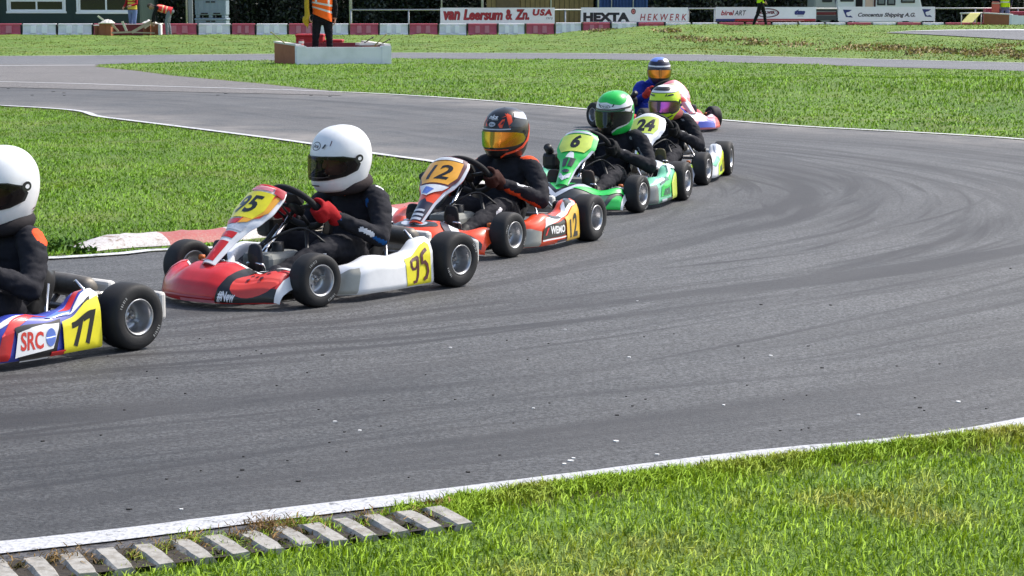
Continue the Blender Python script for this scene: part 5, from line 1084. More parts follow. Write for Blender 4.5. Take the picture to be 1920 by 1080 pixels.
    # rear bumper: moulded bar behind the wheels with upright ends
    e = MB(); e.tube(smooth_path([(-.16, -.45, .17), (-.18, -.3, .175), (-.185, 0, .175), (-.18, .3, .175), (-.16, .45, .17)], 5), .026, 10)
    for s in (1, -1): e.box((-.165, .462 * s, .165), (.040, .075, .120), 0, None, .014, 2); e.tube([(-.18, .2 * s, .16), (-.10, .2 * s, .08)], .012, 8, 1)
    e.box((-.19, 0, .18), (.05, .30, .12), 0, None, .018, 2); e.build('rear_bumper', [M_bump, M_frame], root)
    # radiator hose, tank line and floor details
    e = MB(); e.tube(smooth_path([(.62, .20, .25), (.70, .12, .33), (.80, .05, .30), (.86, 0, .25)], 5), .006, 6); e.tube(smooth_path([(.30, -.25, .28), (.55, -.16, .24), (.78, -.06, .25)], 6), .005, 6); e.build('hose', M_blk, root)
    for s in (1, -1):
        MB().tube([(.20, .20 * s, .27), (.34, .34 * s, .08)], .008, 8).build('seat_stay', M_chrome, root); MB().tube([(.05, .19 * s, .27), (-.05, .24 * s, .14)], .008, 8).build('seat_stay', M_chrome, root)
    for s in (1, -1): MB().tube([(.845, .06 * s, .50), (.68, .02 * s, .37)], .006, 6).build('panel_bracket', M_frame, root)
    build_body(root, L)
    return root

# ---- liveries (panel: u -1..1 left to right as seen from the front; pods: u front to rear)
def num_panel(field, txt, edge=(-.80, .50, .80, .87), tx=(-.55, .575, .55, .80), shear=.12, bold=.035):
    x0, y0, x1, y1 = edge
    return [(field, poly((x0 + .12, y0), (x1 - .12, y0), (x1, y0 + .12), (x1 - .02, y1), (x0 + .02, y1), (x0, y0 + .12))), ('black', text2d(txt, *tx, bold=bold, shear=shear))]
def hand95(x0, x1, y0, y1):
    f = lambda pts: [(x0 + (x1 - x0) * a, y0 + (y1 - y0) * b) for a, b in pts]
    w, h = (x1 - x0) * .13, (y1 - y0) * .13
    return [('maroon', stroke(f([(.06, .92), (.06, .72), (.14, .58), (.28, .56), (.38, .66), (.40, .86)]), w, h)), ('maroon', stroke(f([(.40, .95), (.42, .5), (.38, .2), (.30, .04), (.14, .02)]), w, h)),
            ('maroon', stroke(f([(.05, .90), (.18, .98), (.41, .93)]), w, h)), ('maroon', stroke(f([(.94, .98), (.62, .88)]), w, h)), ('maroon', stroke(f([(.62, .90), (.64, .60), (.78, .60), (.92, .48), (.96, .28), (.86, .10), (.70, .06)]), w, h))]
EDGE_TOP = poly((-1, .955), (1, .955), (1, 1), (-1, 1))
def arcband(f, c, x0, x1, n=14): return (c, ([(x0 + (x1 - x0) * k / n, f(x0 + (x1 - x0) * k / n)[j]) for k in range(n + 1) for j in (0, 1)], [[2 * k, 2 * k + 2, 2 * k + 3, 2 * k + 1] for k in range(n)]))
L95 = dict(nose='red', panel='white', pod='white',
    nose_d=[('white', poly((-1, .965), (.60, .965), (.60, 1), (-1, 1))), ('pink', poly((-1, .16), (-.84, .16), (-.80, .96), (-1, .96))), ('maroon', poly((-1, .02), (-.86, .02), (-.90, .40), (-1, .45))), ('crimson', rect(-.80, .115, .38, .15)), ('crimson', poly((-.30, .90), (.10, .90), (.06, .96), (-.26, .96))),
            ('pink', rect(-.12, .02, .40, .10)), ('black', poly((.40, .06), (1, .06), (1, .42), (.86, .32), (.60, .40), (.56, .98), (.44, .98))), ('coral', disc(.73, .54, .215, .37)),
            ('maroon', disc(0.72, 0.86, .017, .03)), ('maroon', disc(0.64, 0.78, .017, .03)), ('maroon', disc(0.8, 0.78, .017, .03)), ('maroon', disc(0.72, 0.7, .017, .03)), ('maroon', disc(0.66, 0.62, .017, .03)), ('maroon', disc(0.79, 0.61, .017, .03)),
            ('white', text2d('#New', .44, .10, .62, .30, bold=.04)), ('white', poly((.955, .08), (1, .08), (1, .99), (.60, .99), (.60, .95), (.955, .92)))],
    panel_d=[('red', rect(-.72, .03, .62, .24)), ('red', rect(-.74, .275, .60, .34)), ('silver', rect(-.7, .36, .72, .42)), ('red', poly((-.80, .425), (-.02, .425), (.06, .49), (-.84, .49))), ('orange', poly((.06, .425), (.78, .54), (.92, .86), (.70, .86), (.50, .50), (.1, .50))),
             ('amber', poly((.12, .43), (.5, .46), (.86, .62), (.90, .84), (.78, .84), (.6, .56), (.2, .50)))] + num_panel('yellow', '95', (-.84, .505, .70, .86), (-.62, .56, .40, .80), shear=.18, bold=.03) +
            [('pink', rect(-.80, .885, .55, .935)), ('red', poly((-.95, .945), (.95, .945), (.95, .99), (-.95, .99))), ('crimson', poly((.62, .87), (.97, .83), (.97, .97), (.62, .97)))],
    pod_d=[('stone', poly((0, .03), (.13, .03), (.15, .62), (.0, .62))), ('yellow', poly((.66, .07), (.965, .07), (.965, .60), (.93, .66), (.64, .60)))] + hand95(.70, .93, .14, .56))
L12 = dict(nose='orange', panel='orange', pod='orange',
    nose_d=[('charcoal', disc(-.06, .82, .40, .14)), ('silver', disc(-.14, .82, .10, .08)), ('silver', disc(.08, .82, .10, .07)), ('navy', poly((-.60, .44), (.52, .44), (.42, .28), (-.50, .28))), ('maroon', rect(-.7, .12, .4, .26)),
            ('navy', poly((.28, .97), (.52, .97), (.66, .70), (.54, .40), (.40, .40), (.50, .70))), ('white', poly((.40, .97), (.54, .97), (.72, .68), (.60, .40), (.54, .40), (.64, .68))), ('white', poly((-.92, .50), (-.70, .96), (-.50, .96), (-.64, .60))), ('navy', poly((-.88, .50), (-.70, .86), (-.56, .86), (-.66, .58))),
            ('charcoal', poly((.66, .28), (.96, .18), (.96, .34), (.78, .60))), ('silver', poly((.78, .36), (.92, .28), (.90, .42), (.82, .50))), ('white', rect(.55, .01, .98, .045))],
    panel_d=[('silver', poly((.80, .02), (1, .02), (1, .95), (.82, .95))), ('navy', poly((-.86, .02), (.78, .02), (.80, .26), (.2, .26), (-.1, .30), (-.86, .26))), ('silver', rect(-.74, .03, .62, .062)), ('silver', rect(-.74, .085, .62, .115)), ('silver', rect(-.70, .14, .5, .165)), ('white', poly((-.82, .37), (-.1, .33), (.66, .42), (.76, .49), (-.84, .49))), ('sky', poly((-.7, .38), (-.1, .35), (.2, .42), (-.4, .46))),
             ('maroon', poly((-.95, .50), (.80, .49), (.88, .56), (.92, .97), (-.95, .97)))] + num_panel('amber', '12', (-.90, .51, .78, .875), (-.58, .57, .48, .80), shear=.15, bold=.02) + [('white', rect(-.86, .885, .72, .94))],
    pod_d=[('stone', poly((0, .02), (.18, .02), (.20, .40), (.0, .64))), ('white', poly((.30, .62), (.60, .70), (.94, .78), (.98, .62), (.62, .60), (.24, .42))), ('charcoal', poly((.78, .70), (.94, .86), (.99, .86), (.92, .66))), ('charcoal', poly((.34, .74), (.58, .66), (.62, .60), (.40, .62))), ('silver', poly((.62, .66), (.80, .80), (.86, .80), (.74, .62))),
           ('black', poly((.20, .20), (.66, .22), (.66, .56), (.22, .44))), ('white', text2d('WEMO', .34, .28, .645, .45, bold=.04)), ('red', poly((.24, .28), (.27, .28), (.32, .42), (.29, .42))), ('white', rect(.20, .165, .66, .195)), ('white', rect(.44, .03, .68, .08)), ('navy', rect(.46, .085, .66, .13)), ('gold', poly((.68, .06), (.98, .06), (.98, .62), (.67, .58))), ('black', text2d('12', .745, .13, .925, .50, bold=.03))])
L6 = dict(nose='charcoal', panel='green', pod='mint',
    nose_d=[('green', poly((-.30, .98), (.20, .98), (-.04, .62))), ('black', poly((-.38, .98), (-.30, .98), (-.04, .62), (.20, .98), (.28, .98), (-.03, .52))), ('silver', poly((-.50, .98), (-.40, .98), (-.04, .50), (.32, .98), (.46, .98), (-.04, .34))),
            ('green', poly((.46, .96), (.98, .96), (.97, .70), (.80, .56), (.44, .72), (.20, .70))), ('darkgreen', poly((.42, .40), (.70, .60), (.80, .52), (.74, .20), (.46, .14))), ('green', poly((.76, .10), (.98, .05), (.98, .55), (.90, .52))), ('silver', poly((.54, .40), (.66, .46), (.60, .34))), ('green', poly((-.98, .94), (-.56, .96), (-.40, .72), (-.96, .55))), ('white', poly((.97, .06), (1, .06), (1, .95), (.72, .99), (.72, .965), (.97, .9)))],
    panel_d=[('silver', poly((.86, .02), (1, .02), (1, .60), (.88, .60))), ('white', poly((-.4, .42), (.3, .40), (.1, .50), (-.1, .52))), ('charcoal', poly((-.6, .27), (-.15, .27), (-.10, .40), (-.62, .40))), ('charcoal', poly((0, .27), (.5, .27), (.5, .40), (.05, .40))), ('silver', poly((-.7, .12), (0, .05), (.7, .12), (.7, .19), (0, .12), (-.7, .19))), ('navy', disc(0, .20, .45, .025))] +
            num_panel('palegreen', '6', (-.84, .52, .78, .86), (-.22, .58, .24, .84), shear=.15, bold=.05) + [('silver', rect(-.8, .88, .7, .93)), ('navy', rect(-.62, .95, .62, .99))],
    pod_d=[('grey', poly((0, .02), (.22, .02), (.20, .60), (0, .64))), ('silver', poly((.16, .60), (.60, .78), (.60, .66), (.30, .56))), ('green', poly((.28, .22), (.68, .22), (.80, .66), (.60, .64), (.32, .46))), ('darkgreen', poly((.36, .24), (.66, .24), (.62, .44), (.42, .40))), ('darkgreen', poly((.5, .62), (.70, .58), (.66, .72))), ('charcoal', poly((.28, .5), (.50, .58), (.48, .62), (.28, .54))), ('silver', rect(.30, .06, .48, .16)), ('charcoal', rect(.50, .08, .72, .15)), ('palegreen', poly((.74, .06), (.98, .06), (.98, .56), (.72, .50))), ('white', poly((.80, .70), (.99, .88), (1, .62)))])
L24 = dict(nose='silver', panel='white', pod='white',
    nose_d=[('lime', poly((-.98, .95), (-.5, .96), (-.3, .5), (-.9, .4))), ('lime', poly((.4, .96), (.98, .95), (.9, .4), (.6, .5))), ('mint', poly((-.2, .9), (.3, .9), (.2, .5), (-.1, .5)))],
    panel_d=[('lime', rect(-.6, .05, .6, .20)), ('silver', poly((.80, .3), (1, .3), (1, .95), (.86, .95)))] + num_panel('palegreen', '24', (-.90, .50, .66, .88), (-.62, .54, .46, .82), shear=.12, bold=.05),
    pod_d=[('mint', poly((.1, .56), (.6, .74), (.6, .6), (.2, .4))), ('lime', poly((.30, .12), (.98, .08), (.98, .56), (.56, .58), (.34, .42))), ('charcoal', poly((.40, .20), (.64, .20), (.62, .40), (.44, .36))), ('yellow', rect(.72, .14, .94, .50)), ('charcoal', rect(.76, .20, .84, .44)), ('silver', poly((.70, .76), (.96, .86), (.92, .70)))])
L77 = dict(nose='blue', panel='white', pod='blue',
    nose_d=[('red', rect(-.5, .4, .5, .9))], panel_d=num_panel('yellow', '77'),
    pod_d=[('white', poly((0, .66), (.22, .74), (.44, .74), (.40, .68), (.2, .64), (0, .56))), ('red', poly((.14, .06), (.22, .06), (.26, .50), (.44, .70), (.56, .70), (.40, .76), (.24, .66), (.17, .5))), ('sky', poly((.52, .66), (.70, .76), (.88, .84), (.72, .62))), ('red', poly((.66, .72), (.90, .86), (.98, .86), (.76, .68))), ('white', poly((.72, .62), (.99, .82), (1, .62))), ('black', poly((.84, .60), (.93, .68), (.91, .60))), ('black', poly((.26, .54), (.64, .60), (.58, .04), (.30, .04))),
           ('white', poly((.26, .12), (.56, .18), (.62, .54), (.50, .56), (.28, .46))), ('coral', text2d('SRC', .30, .20, .48, .46, bold=.03)), ('sky', disc(.54, .36, .04, .14)), ('red', rect(.54, .04, .66, .13)), ('yellow', poly((.65, .06), (.985, .06), (.985, .64), (.64, .54))), ('black', text2d('77', .72, .14, .94, .50, bold=.04)), ('white', rect(.30, .02, .52, .06))])
L2 = dict(nose='pink', panel='pink', pod='coral',
    nose_d=[('white', poly((-.9, .95), (.2, .95), (.4, .6), (-.6, .5))), ('blue', poly((-.1, .12), (.60, .12), (.62, .50), (.06, .50))), ('coral', poly((.66, .10), (.98, .06), (.96, .6), (.76, .62))), ('white', poly((.4, .94), (.9, .96), (.76, .74)))],
    panel_d=[('white', rect(-.5, .04, .4, .28)), ('coral', rect(-.9, .30, .9, .40)), ('cream', poly((-.7, .5), (.7, .5), (.7, .86), (-.7, .86)))],
    pod_d=[('white', rect(.2, .2, .6, .6))])
def pose(rl, heading=None, fl=None):
    """kart position from where the left rear tyre meets the tarmac, and its heading"""
    a = G(*rl)
    if fl is not None:
        b = G(*fl); d = b - a; base = math.atan2(TF - TR, WB); rz = math.atan2(d.y, d.x) - base
    else: rz = math.atan2(heading[1], heading[0])
    f = Vector((math.cos(rz), math.sin(rz), 0)); l = Vector((-f.y, f.x, 0)); p = a - l * TR; p.z = 0.004
    return p, rz
K95 = pose((847, 538), fl=(606, 574)); K12 = pose((1101, 452), fl=(970, 479.5)); K6 = pose((1273, 376), fl=(1201, 397)); K24 = pose((1356, 329), fl=(1320, 346)); K77 = pose((243, 656), heading=(-.63, -.78))
b2 = G(1337, 243); h2 = Vector((.48, -.877, 0)); l2 = Vector((.877, .48, 0)); K2 = (b2 - h2 * WB - l2 * TF, math.atan2(h2.y, h2.x)); K2[0].z = 0.004
for nm, k in (('95', K95), ('12', K12), ('6', K6), ('24', K24), ('2', K2)): print('KART', nm, [round(c, 2) for c in k[0]], round(math.degrees(k[1]), 1))
build_kart(L95, K95[0], K95[1], R(-5), 'red and white kart number 95 with a plain white side pod')
build_kart(L12, K12[0], K12[1], R(-4), 'orange kart number 12 following the red kart number 95')
build_kart(L6, K6[0], K6[1], R(-6), 'green and black kart number 6 with a white V on its nose')
build_kart(L24, K24[0], K24[1], R(-6), 'silver and lime kart number 24 partly hidden behind the green kart')
build_kart(L77, K77[0], K77[1], R(-4), 'blue and red kart number 77 cut by the picture edge')
build_kart(L2, K2[0], K2[1], R(-8), 'pink and white kart with a blue patch on its nose, last in line')
# ================================================================== PEOPLE
M_skin = mat('skin', (0.42, 0.24, 0.17), 0.55, wear=0.15, wcol=(0.35, 0.15, 0.10)); M_hair = mat('hair', (0.045, 0.028, 0.018), 0.7, bump=0.003, bscale=150)
def cloth(name, rgb, rough=0.8): return mat('cloth_' + name, C(*rgb), rough, spec=0.25, wear=0.18, bump=0.0022, bscale=65, wscale=7)
def limb(mb, pts, rad, side=None, k=1):
    """closed tapering volume through the joints; rad: number or (sideways, across) per joint"""
    P = [Vector(p) for p in pts]; Rr = [r if isinstance(r, tuple) else (r, r) for r in rad]
    if k > 1:
        P2 = smooth_path(P, k); R2 = []
        for i in range(len(P) - 1):
            for j in range(k): t = j / k; R2.append(tuple(Rr[i][c] + (Rr[i + 1][c] - Rr[i][c]) * t for c in (0, 1)))
        R2.append(Rr[-1]); P, Rr = P2, R2
    t0 = (P[0] - P[1]).normalized(); t1 = (P[-1] - P[-2]).normalized()
    pre = [(P[0] + t0 * min(Rr[0]) * a, tuple(c * b for c in Rr[0])) for a, b in ((.95, .25), (.75, .66), (.4, .92))]
    post = [(P[-1] + t1 * min(Rr[-1]) * a, tuple(c * b for c in Rr[-1])) for a, b in ((.4, .92), (.75, .66), (.95, .25))]
    L = pre + list(zip(P, Rr)) + post; C_ = [q[0] for q in L]; F_ = frames(C_); vs = []; n = 14
    for (c, r), (T, u, w) in zip(L, F_):
        if side is not None:
            u = Vector(side); u = (u - T * u.dot(T)).normalized(); w = T.cross(u)
        for j in range(n):
            a = 2 * math.pi * j / n; vs.append(c + u * r[0] * math.cos(a) + w * r[1] * math.sin(a))
    m = len(L); fs = [[i * n + j, i * n + (j + 1) % n, (i + 1) * n + (j + 1) % n, (i + 1) * n + j] for i in range(m - 1) for j in range(n)] + [list(range(n))[::-1], [(m - 1) * n + j for j in range(n)]]
    mb.add(vs, fs, 0, True); return mb
def fuse(name, mb, voxel, mats, matf=None, wrinkle=0.0, wscale=22.0, smooth=4):
    """one continuous skin over all the volumes"""
    me = mb.data(name, []); bm = bmesh.new(); bm.from_mesh(me); bmesh.ops.recalc_face_normals(bm, faces=bm.faces[:]); bm.to_mesh(me); bm.free()
    o = bpy.data.objects.new(name, me); COL.objects.link(o)
    r = o.modifiers.new('r', 'REMESH'); r.mode = 'VOXEL'; r.voxel_size = voxel
    s_ = o.modifiers.new('s', 'SMOOTH'); s_.factor = 0.5; s_.iterations = smooth
    dg = bpy.context.evaluated_depsgraph_get(); dg.update(); m2 = bpy.data.meshes.new_from_object(o.evaluated_get(dg)); bpy.data.objects.remove(o); bpy.data.meshes.remove(me)
    m2.name = name; m2.materials.clear()
    for m in mats: m2.materials.append(m)
    if wrinkle > 0:
        ns = [v.normal.copy() for v in m2.vertices]
        for v, nn in zip(m2.vertices, ns):
            q = v.co * wscale; q.z *= 1.7; a = mnoise.noise(q) + 0.5 * mnoise.noise(q * 2.3); v.co += nn * wrinkle * (a - 0.2 * abs(a))
    mi = [matf(p.center) if matf else 0 for p in m2.polygons]
    m2.polygons.foreach_set('material_index', mi); m2.polygons.foreach_set('use_smooth', [True] * len(mi)); m2.update(); return m2
def hand(mb, wrist, fwd, palm_n, side, grip=0.35, s=1.0):
    """relaxed hand: fwd along the fingers, palm_n out of the palm, side towards the thumb"""
    wrist, f, n, t = Vector(wrist), Vector(fwd).normalized(), Vector(palm_n).normalized(), Vector(side).normalized()
    limb(mb, [wrist, wrist + f * .045 * s, wrist + f * .085 * s], [(.026 * s, .018 * s), (.038 * s, .016 * s), (.040 * s, .014 * s)], side=t)
    for i, L in enumerate((.072, .080, .074, .058)):
        b = wrist + f * .088 * s + t * (.030 - .020 * i) * s; d1 = (f * math.cos(grip) + n * math.sin(grip)); d2 = (f * math.cos(grip * 2.4) + n * math.sin(grip * 2.4))
        limb(mb, [b, b + d1 * L * .5 * s, b + (d1 * .5 + d2 * .5) * L * s], [.0088 * s, .0082 * s, .0068 * s])
    b = wrist + f * .030 * s + t * .030 * s; limb(mb, [b, b + (f * .6 + t * .8) * .030 * s, b + (f * 1.0 + t * .75 + n * .4) * .055 * s], [.012 * s, .0105 * s, .008 * s])
def head(mb, c, fx, up, s=1.0):
    """head with jaw, nose, brows and ears; fx = facing"""
    c, f, u = Vector(c), Vector(fx).normalized(), Vector(up).normalized(); l = u.cross(f).normalized()
    limb(mb, [c - u * .085 * s + f * .020 * s, c - u * .045 * s + f * .012 * s, c, c + u * .045 * s, c + u * .075 * s - f * .004 * s], [(.042 * s, .055 * s), (.058 * s, .078 * s), (.070 * s, .090 * s), (.072 * s, .092 * s), (.052 * s, .066 * s)], side=l)
    limb(mb, [c + u * .018 * s + f * .088 * s, c - u * .012 * s + f * .100 * s, c - u * .022 * s + f * .104 * s], [.009 * s, .012 * s, .014 * s])
    for k in (1, -1):
        limb(mb, [c + u * .030 * s + f * .084 * s + l * .016 * k * s, c + u * .030 * s + f * .078 * s + l * .045 * k * s], [.010 * s, .009 * s]); limb(mb, [c + u * .02 * s + l * .072 * k * s - f * .01 * s, c - u * .02 * s + l * .070 * k * s - f * .005 * s], [(.010 * s, .016 * s), (.008 * s, .012 * s)], side=l)
    limb(mb, [c - u * .048 * s + f * .082 * s + l * .02 * s, c - u * .048 * s + f * .082 * s - l * .02 * s], [.009 * s, .009 * s])

# ---- helmets
HT = [(0, (-.148, .098, .070, .080)), (.05, (-.137, .138, .084, .098)), (.2, (-.095, .157, .112, .116)), (.35, (-.050, .153, .138, .124)), (.5, (-.004, .143, .149, .1275)), (.65, (.046, .131, .147, .1245)), (.8, (.091, .108, .126, .109)), (.9, (.121, .079, .095, .083)), (.965, (.138, .045, .056, .050)), (1.0, (.146, .004, .005, .004))]
HS = [p for p in smooth_path([(t * 1.0, 0, 0) for t, _ in HT], 8)]
def _cr(idx):
    return [p.y for p in smooth_path([(t, q[idx], 0) for t, q in HT], 8)]
HTT = [p.x for p in HS]; HTV = [_cr(i) for i in range(4)]
def helm_P(u, v):
    v = min(max(v, 0), 1); k = 0; 
    z, xf, xb, w = (float(np.interp(v, HTT, HTV[i])) for i in range(4)); a = u * math.pi; ca, sa = math.cos(a), math.sin(a)
    e = 0.90; cc, ss = math.copysign(abs(ca) ** e, ca), math.copysign(abs(sa) ** e, sa)
    return Vector(((xf if ca > 0 else xb) * cc, w * ss, z))
VIS = [(-.50, .42), (-.47, .335), (-.36, .285), (-.18, .262), (0, .256), (.18, .262), (.36, .285), (.47, .335), (.50, .42), (.46, .515), (.34, .565), (.17, .585), (0, .59), (-.17, .585), (-.34, .565), (-.46, .515)]
def visor_mat(name, kind):
    m, t, b = new_mat(name)
    if kind == 'clear':
        b.inputs['Base Color'].default_value = (0.015, 0.013, 0.013, 1); b.inputs['Roughness'].default_value = 0.05; b.inputs['Coat Weight'].default_value = 0.4
        tr = nd(t, 'ShaderNodeBsdfTransparent'); tr.inputs[0].default_value = (0.62, 0.52, 0.50, 1); mx = nd(t, 'ShaderNodeMixShader'); mx.inputs[0].default_value = 0.72
        t.links.new(b.outputs[0], mx.inputs[1]); t.links.new(tr.outputs[0], mx.inputs[2]); t.links.new(mx.outputs[0], t.nodes['Material Output'].inputs[0])
    else:
        lw = nd(t, 'ShaderNodeLayerWeight', Blend=0.45); rp = ramp(t, kind); t.links.new(lw.outputs['Facing'], rp.inputs[0]); t.links.new(rp.outputs[0], b.inputs['Base Color'])
        b.inputs['Metallic'].default_value = 0.85; b.inputs['Roughness'].default_value = 0.13
    return m
V_CLEAR = visor_mat('visor_tinted', 'clear'); V_SMOKE = visor_mat('visor_smoke', [(0, (.05, .055, .05)), (.5, (.11, .12, .11)), (1, (.3, .32, .3))])
V_RAINBOW = visor_mat('visor_rainbow', [(0, (.75, .22, .03)), (.25, (.62, .36, .03)), (.5, (.30, .42, .05)), (.75, (.04, .32, .26)), (1, (.03, .16, .4))])
V_VIOLET = visor_mat('visor_violet', [(0, (.62, .12, .52)), (.03, (.46, .09, .42)), (.075, (.20, .10, .12)), (.5, (.12, .12, .04)), (1, (.4, .42, .1))]); V_AMBER = visor_mat('visor_amber', [(0, (.70, .20, .03)), (.4, (.5, .25, .03)), (.75, (.22, .22, .04)), (1, (.05, .2, .2))])
def scl(pts, k, cx=0.0, cy=.42): return [(cx + (x - cx) * k, cy + (y - cy) * k) for x, y in pts]
def oval_logo(u, v, w, h, col, txt='Arai', back=None):
    o = [] if back is None else [(back, disc(u, v, w, h))]
    return o + [(col, ring(u, v, w, h, w * .14, 24, h * .16)), (col, text2d(txt, u - w * .62, v - h * .42, u + w * .62, v + h * .48, bold=.02, shear=.25))]
def build_helmet(parent, c, yaw, pitch, scale, base, decs, visor, crown=None, vents='black', vis=1.0):
    cz = crown or (base, 2.0)
    names = [base, 'black'] + sorted(({d[0] for d in decs} | {cz[0]}) - {base, 'black'}); mb = MB(); nu, nv = 64, 40; fs0 = len(mb.f)
    mb.grid(helm_P, nu, nv, 0, -1, 1, 0, 1)
    keep = [i for i, f in enumerate(mb.f) if not (abs((-1 + 2 * ((i // nv) + .5) / nu)) < .40 and .30 < ((i % nv) + .5) / nv < .55)]
    mb.f = [mb.f[i] for i in keep]; mb.m = [names.index(cz[0]) if ((i % nv) + .5) / nv > cz[1] else 0 for i in keep]; mb.s = [True] * len(keep)
    mb.grid(lambda u, v: helm_P(u, v) * .93, 40, 20, 1, -1, 1, 0, .28, flip=True); mb.grid(lambda u, v: helm_P(u, v) * .93, 40, 12, 1, .42, 1.58, .28, 1, flip=True)
    for k, (cname, sh_) in enumerate(decs): xs = [p[0] for p in sh_[0]]; ys = [p[1] for p in sh_[0]]; mb.decal(sh_, helm_P, .0009 + .0004 * k, names.index(cname), int((max(xs) - min(xs)) / .045) + 1, int((max(ys) - min(ys)) / .04) + 1)
    # gasket round the eye port
    o_, i_ = scl(VIS, 1.06), scl(VIS, .80); n = len(VIS); mb.decal((o_ + i_, [[k, (k + 1) % n, n + (k + 1) % n, n + k] for k in range(n)]), helm_P, .006, 1, 16, 6)
    for s in (1, -1):
        mb.decal(disc(.52 * s, .50, .040, .055, 16), helm_P, .0085, 1, 0, 0); mb.decal(disc(.52 * s, .50, .018, .026, 10), helm_P, .010, 0, 0, 0); mb.decal(disc(.47 * s, .43, .032, .04, 12), helm_P, .009, 1, 0, 0)
    mb.decal(rect(-.07, .165, .07, .185), helm_P, .0065, names.index(vents) if vents in names else 1, 6, 0)
    for s in (1, -1): mb.decal(poly((.10 * s, .70), (.13 * s, .70), (.16 * s, .75), (.14 * s, .76)), helm_P, .007, 1, 2, 2, flip=False)
    h = mb.build('helmet', [PT[k] for k in names], parent); h.location = c; h.scale = (scale,) * 3; h.rotation_euler = (0, pitch, yaw)
    vb = MB(); vb.decal(poly(*[(x, .43 + (y - .43) * vis) for x, y in VIS]), helm_P, .010, 0, 26, 10); vb.build('visor', [visor], h)
    return h
# ---- driver: seated body fused in one skin, gloved hands closed on the wheel
def build_driver(kart, label, helmet, suit, suitf=None, glove=(150, 22, 26), brace=None, boots=(30, 30, 34), steer=0.0, lean=0.0, hs=1.08, hyaw=0.0, hpitch=R(6), hdx=0.0, hz=0.0):
    loc, rz = kart; mb = MB(); L = lean
    limb(mb, [(.25, 0, .15), (.215, L * .3, .27), (.20, L * .7, .37), (.215, L, .45), (.245, L, .50)], [(.138, .115), (.126, .100), (.152, .110), (.148, .090), (.070, .062)], side=(0, 1, 0), k=3)
    limb(mb, [(.245, L, .48), (.285, L, .56)], [.058, .055])
    for s in (1, -1):
        e = Vector((.335, .285 * s + L, .265)) if s > 0 else Vector((.33, -.285 + L, .265)); w = Vector((.525, .168 * s, .372))
        limb(mb, [(.215, .13 * s + L, .455), (.232, .178 * s + L, .432), (.275, .242 * s + L, .35), e], [.062, .064, .056, .052], k=3); limb(mb, [e, e.lerp(w, .5) + Vector((0, .012 * s, 0)), w], [.051, .045, .034], k=3)
        limb(mb, [(.27, .085 * s, .15), (.42, .125 * s, .20), (.585, .165 * s, .225)], [.085, .080, .062], k=3); limb(mb, [(.585, .165 * s, .225), (.74, .155 * s, .17), (.93, .135 * s, .105)], [.062, .056, .042], k=3)
    hc = Vector((.315 + hdx, L, .655 + hz))
    fx = Vector((math.cos(hyaw) * math.cos(hpitch), math.sin(hyaw) * math.cos(hpitch), -math.sin(hpitch)))
    head(mb, hc + Vector((0, 0, -.01)), fx, Vector((0, 0, 1)), 1.0)
    def mf(p):
        if p.z > .565: return 1
        return suitf(p) if suitf else 0
    me = fuse('person', mb, .0085, suit[:1] + [M_skin] + suit[1:], mf, wrinkle=.0075, wscale=17)
    o = put('person', me, None, loc, rz); tag(o, label, 'person', 'kart drivers')
    build_helmet(o, hc, hyaw, hpitch, hs, *helmet)
    if brace:
        m = MB(); ctr = Vector((.262 + hdx * .5, L, .505)); vs = []
        pts = [ctr + Vector((math.cos(a) * .098 + .012, math.sin(a) * .106, .022 * -math.cos(a) + .01)) for a in [2 * math.pi * k / 28 for k in range(28)]]
        m.tube(pts, .035, 12, 0, closed=True); m.build('neck_brace', cloth('brace%d' % brace[0], brace), o)
    # boots standing on the pedals
    for s in (1, -1):
        m = MB(); limb(m, [(.90, .135 * s, .125), (.95, .133 * s, .095), (.99, .128 * s, .085)], [.046, .046, .036]); limb(m, [(.985, .13 * s, .080), (1.02, .128 * s, .150), (1.032, .126 * s, .225), (1.030, .126 * s, .268)], [(.040, .036), (.046, .030), (.050, .024), (.042, .018)], side=(0, 1, 0), k=2)
        bme = fuse('boot', m, .008, [cloth('boot%d' % boots[0], boots, .5), M_blk], lambda p: 1 if p.x > 1.045 + .25 * (p.z - .2) else 0, smooth=3); put('boot', bme, o)
    # gloves
    cw, n_, up = Vector((.625, 0, .415)), Vector((-.74, 0, .67)).normalized(), Vector((.67, 0, .74)).normalized(); gm = cloth('glove%d_%d' % (glove[0], glove[1]), glove)
    for s in (1, -1):
        a = R(-6) + steer * s; ro = Vector((0, s * math.cos(a), 0)) + up * math.sin(a); g = cw + ro * .149; t = (Vector((0, -s * math.sin(a), 0)) + up * math.cos(a)).normalized()
        m = MB(); wr = Vector((.535, .166 * s, .378)); pc = g + ro * .022 + n_ * .030
        limb(m, [wr - (pc - wr).normalized() * .012, wr, pc + ro * .004, g + ro * .034 + n_ * .006], [.043, .036, (.042, .022), (.042, .016)], side=t, k=2)
        for i in range(4):
            b = g + t * (.030 - .0205 * i); q = 1.0 - .10 * (i == 3) - .05 * (i == 0)
            limb(m, [b + ro * .034 + n_ * .010, b + ro * .030 * q - n_ * .024, b + ro * .004 - n_ * .031 * q, b - ro * .024 * q - n_ * .020, b - ro * .030 * q + n_ * .002], [.0118, .0115, .0112, .0105, .0092], k=2)
        limb(m, [pc + t * .022, g + t * .050 + n_ * .032 + ro * .008, g + t * .055 + n_ * .030 - ro * .016, g + t * .048 + n_ * .018 - ro * .030], [.015, .0135, .0125, .010], k=2)
        put('glove', fuse('glove', m, .0055, [gm], None, smooth=2), o)
    return o
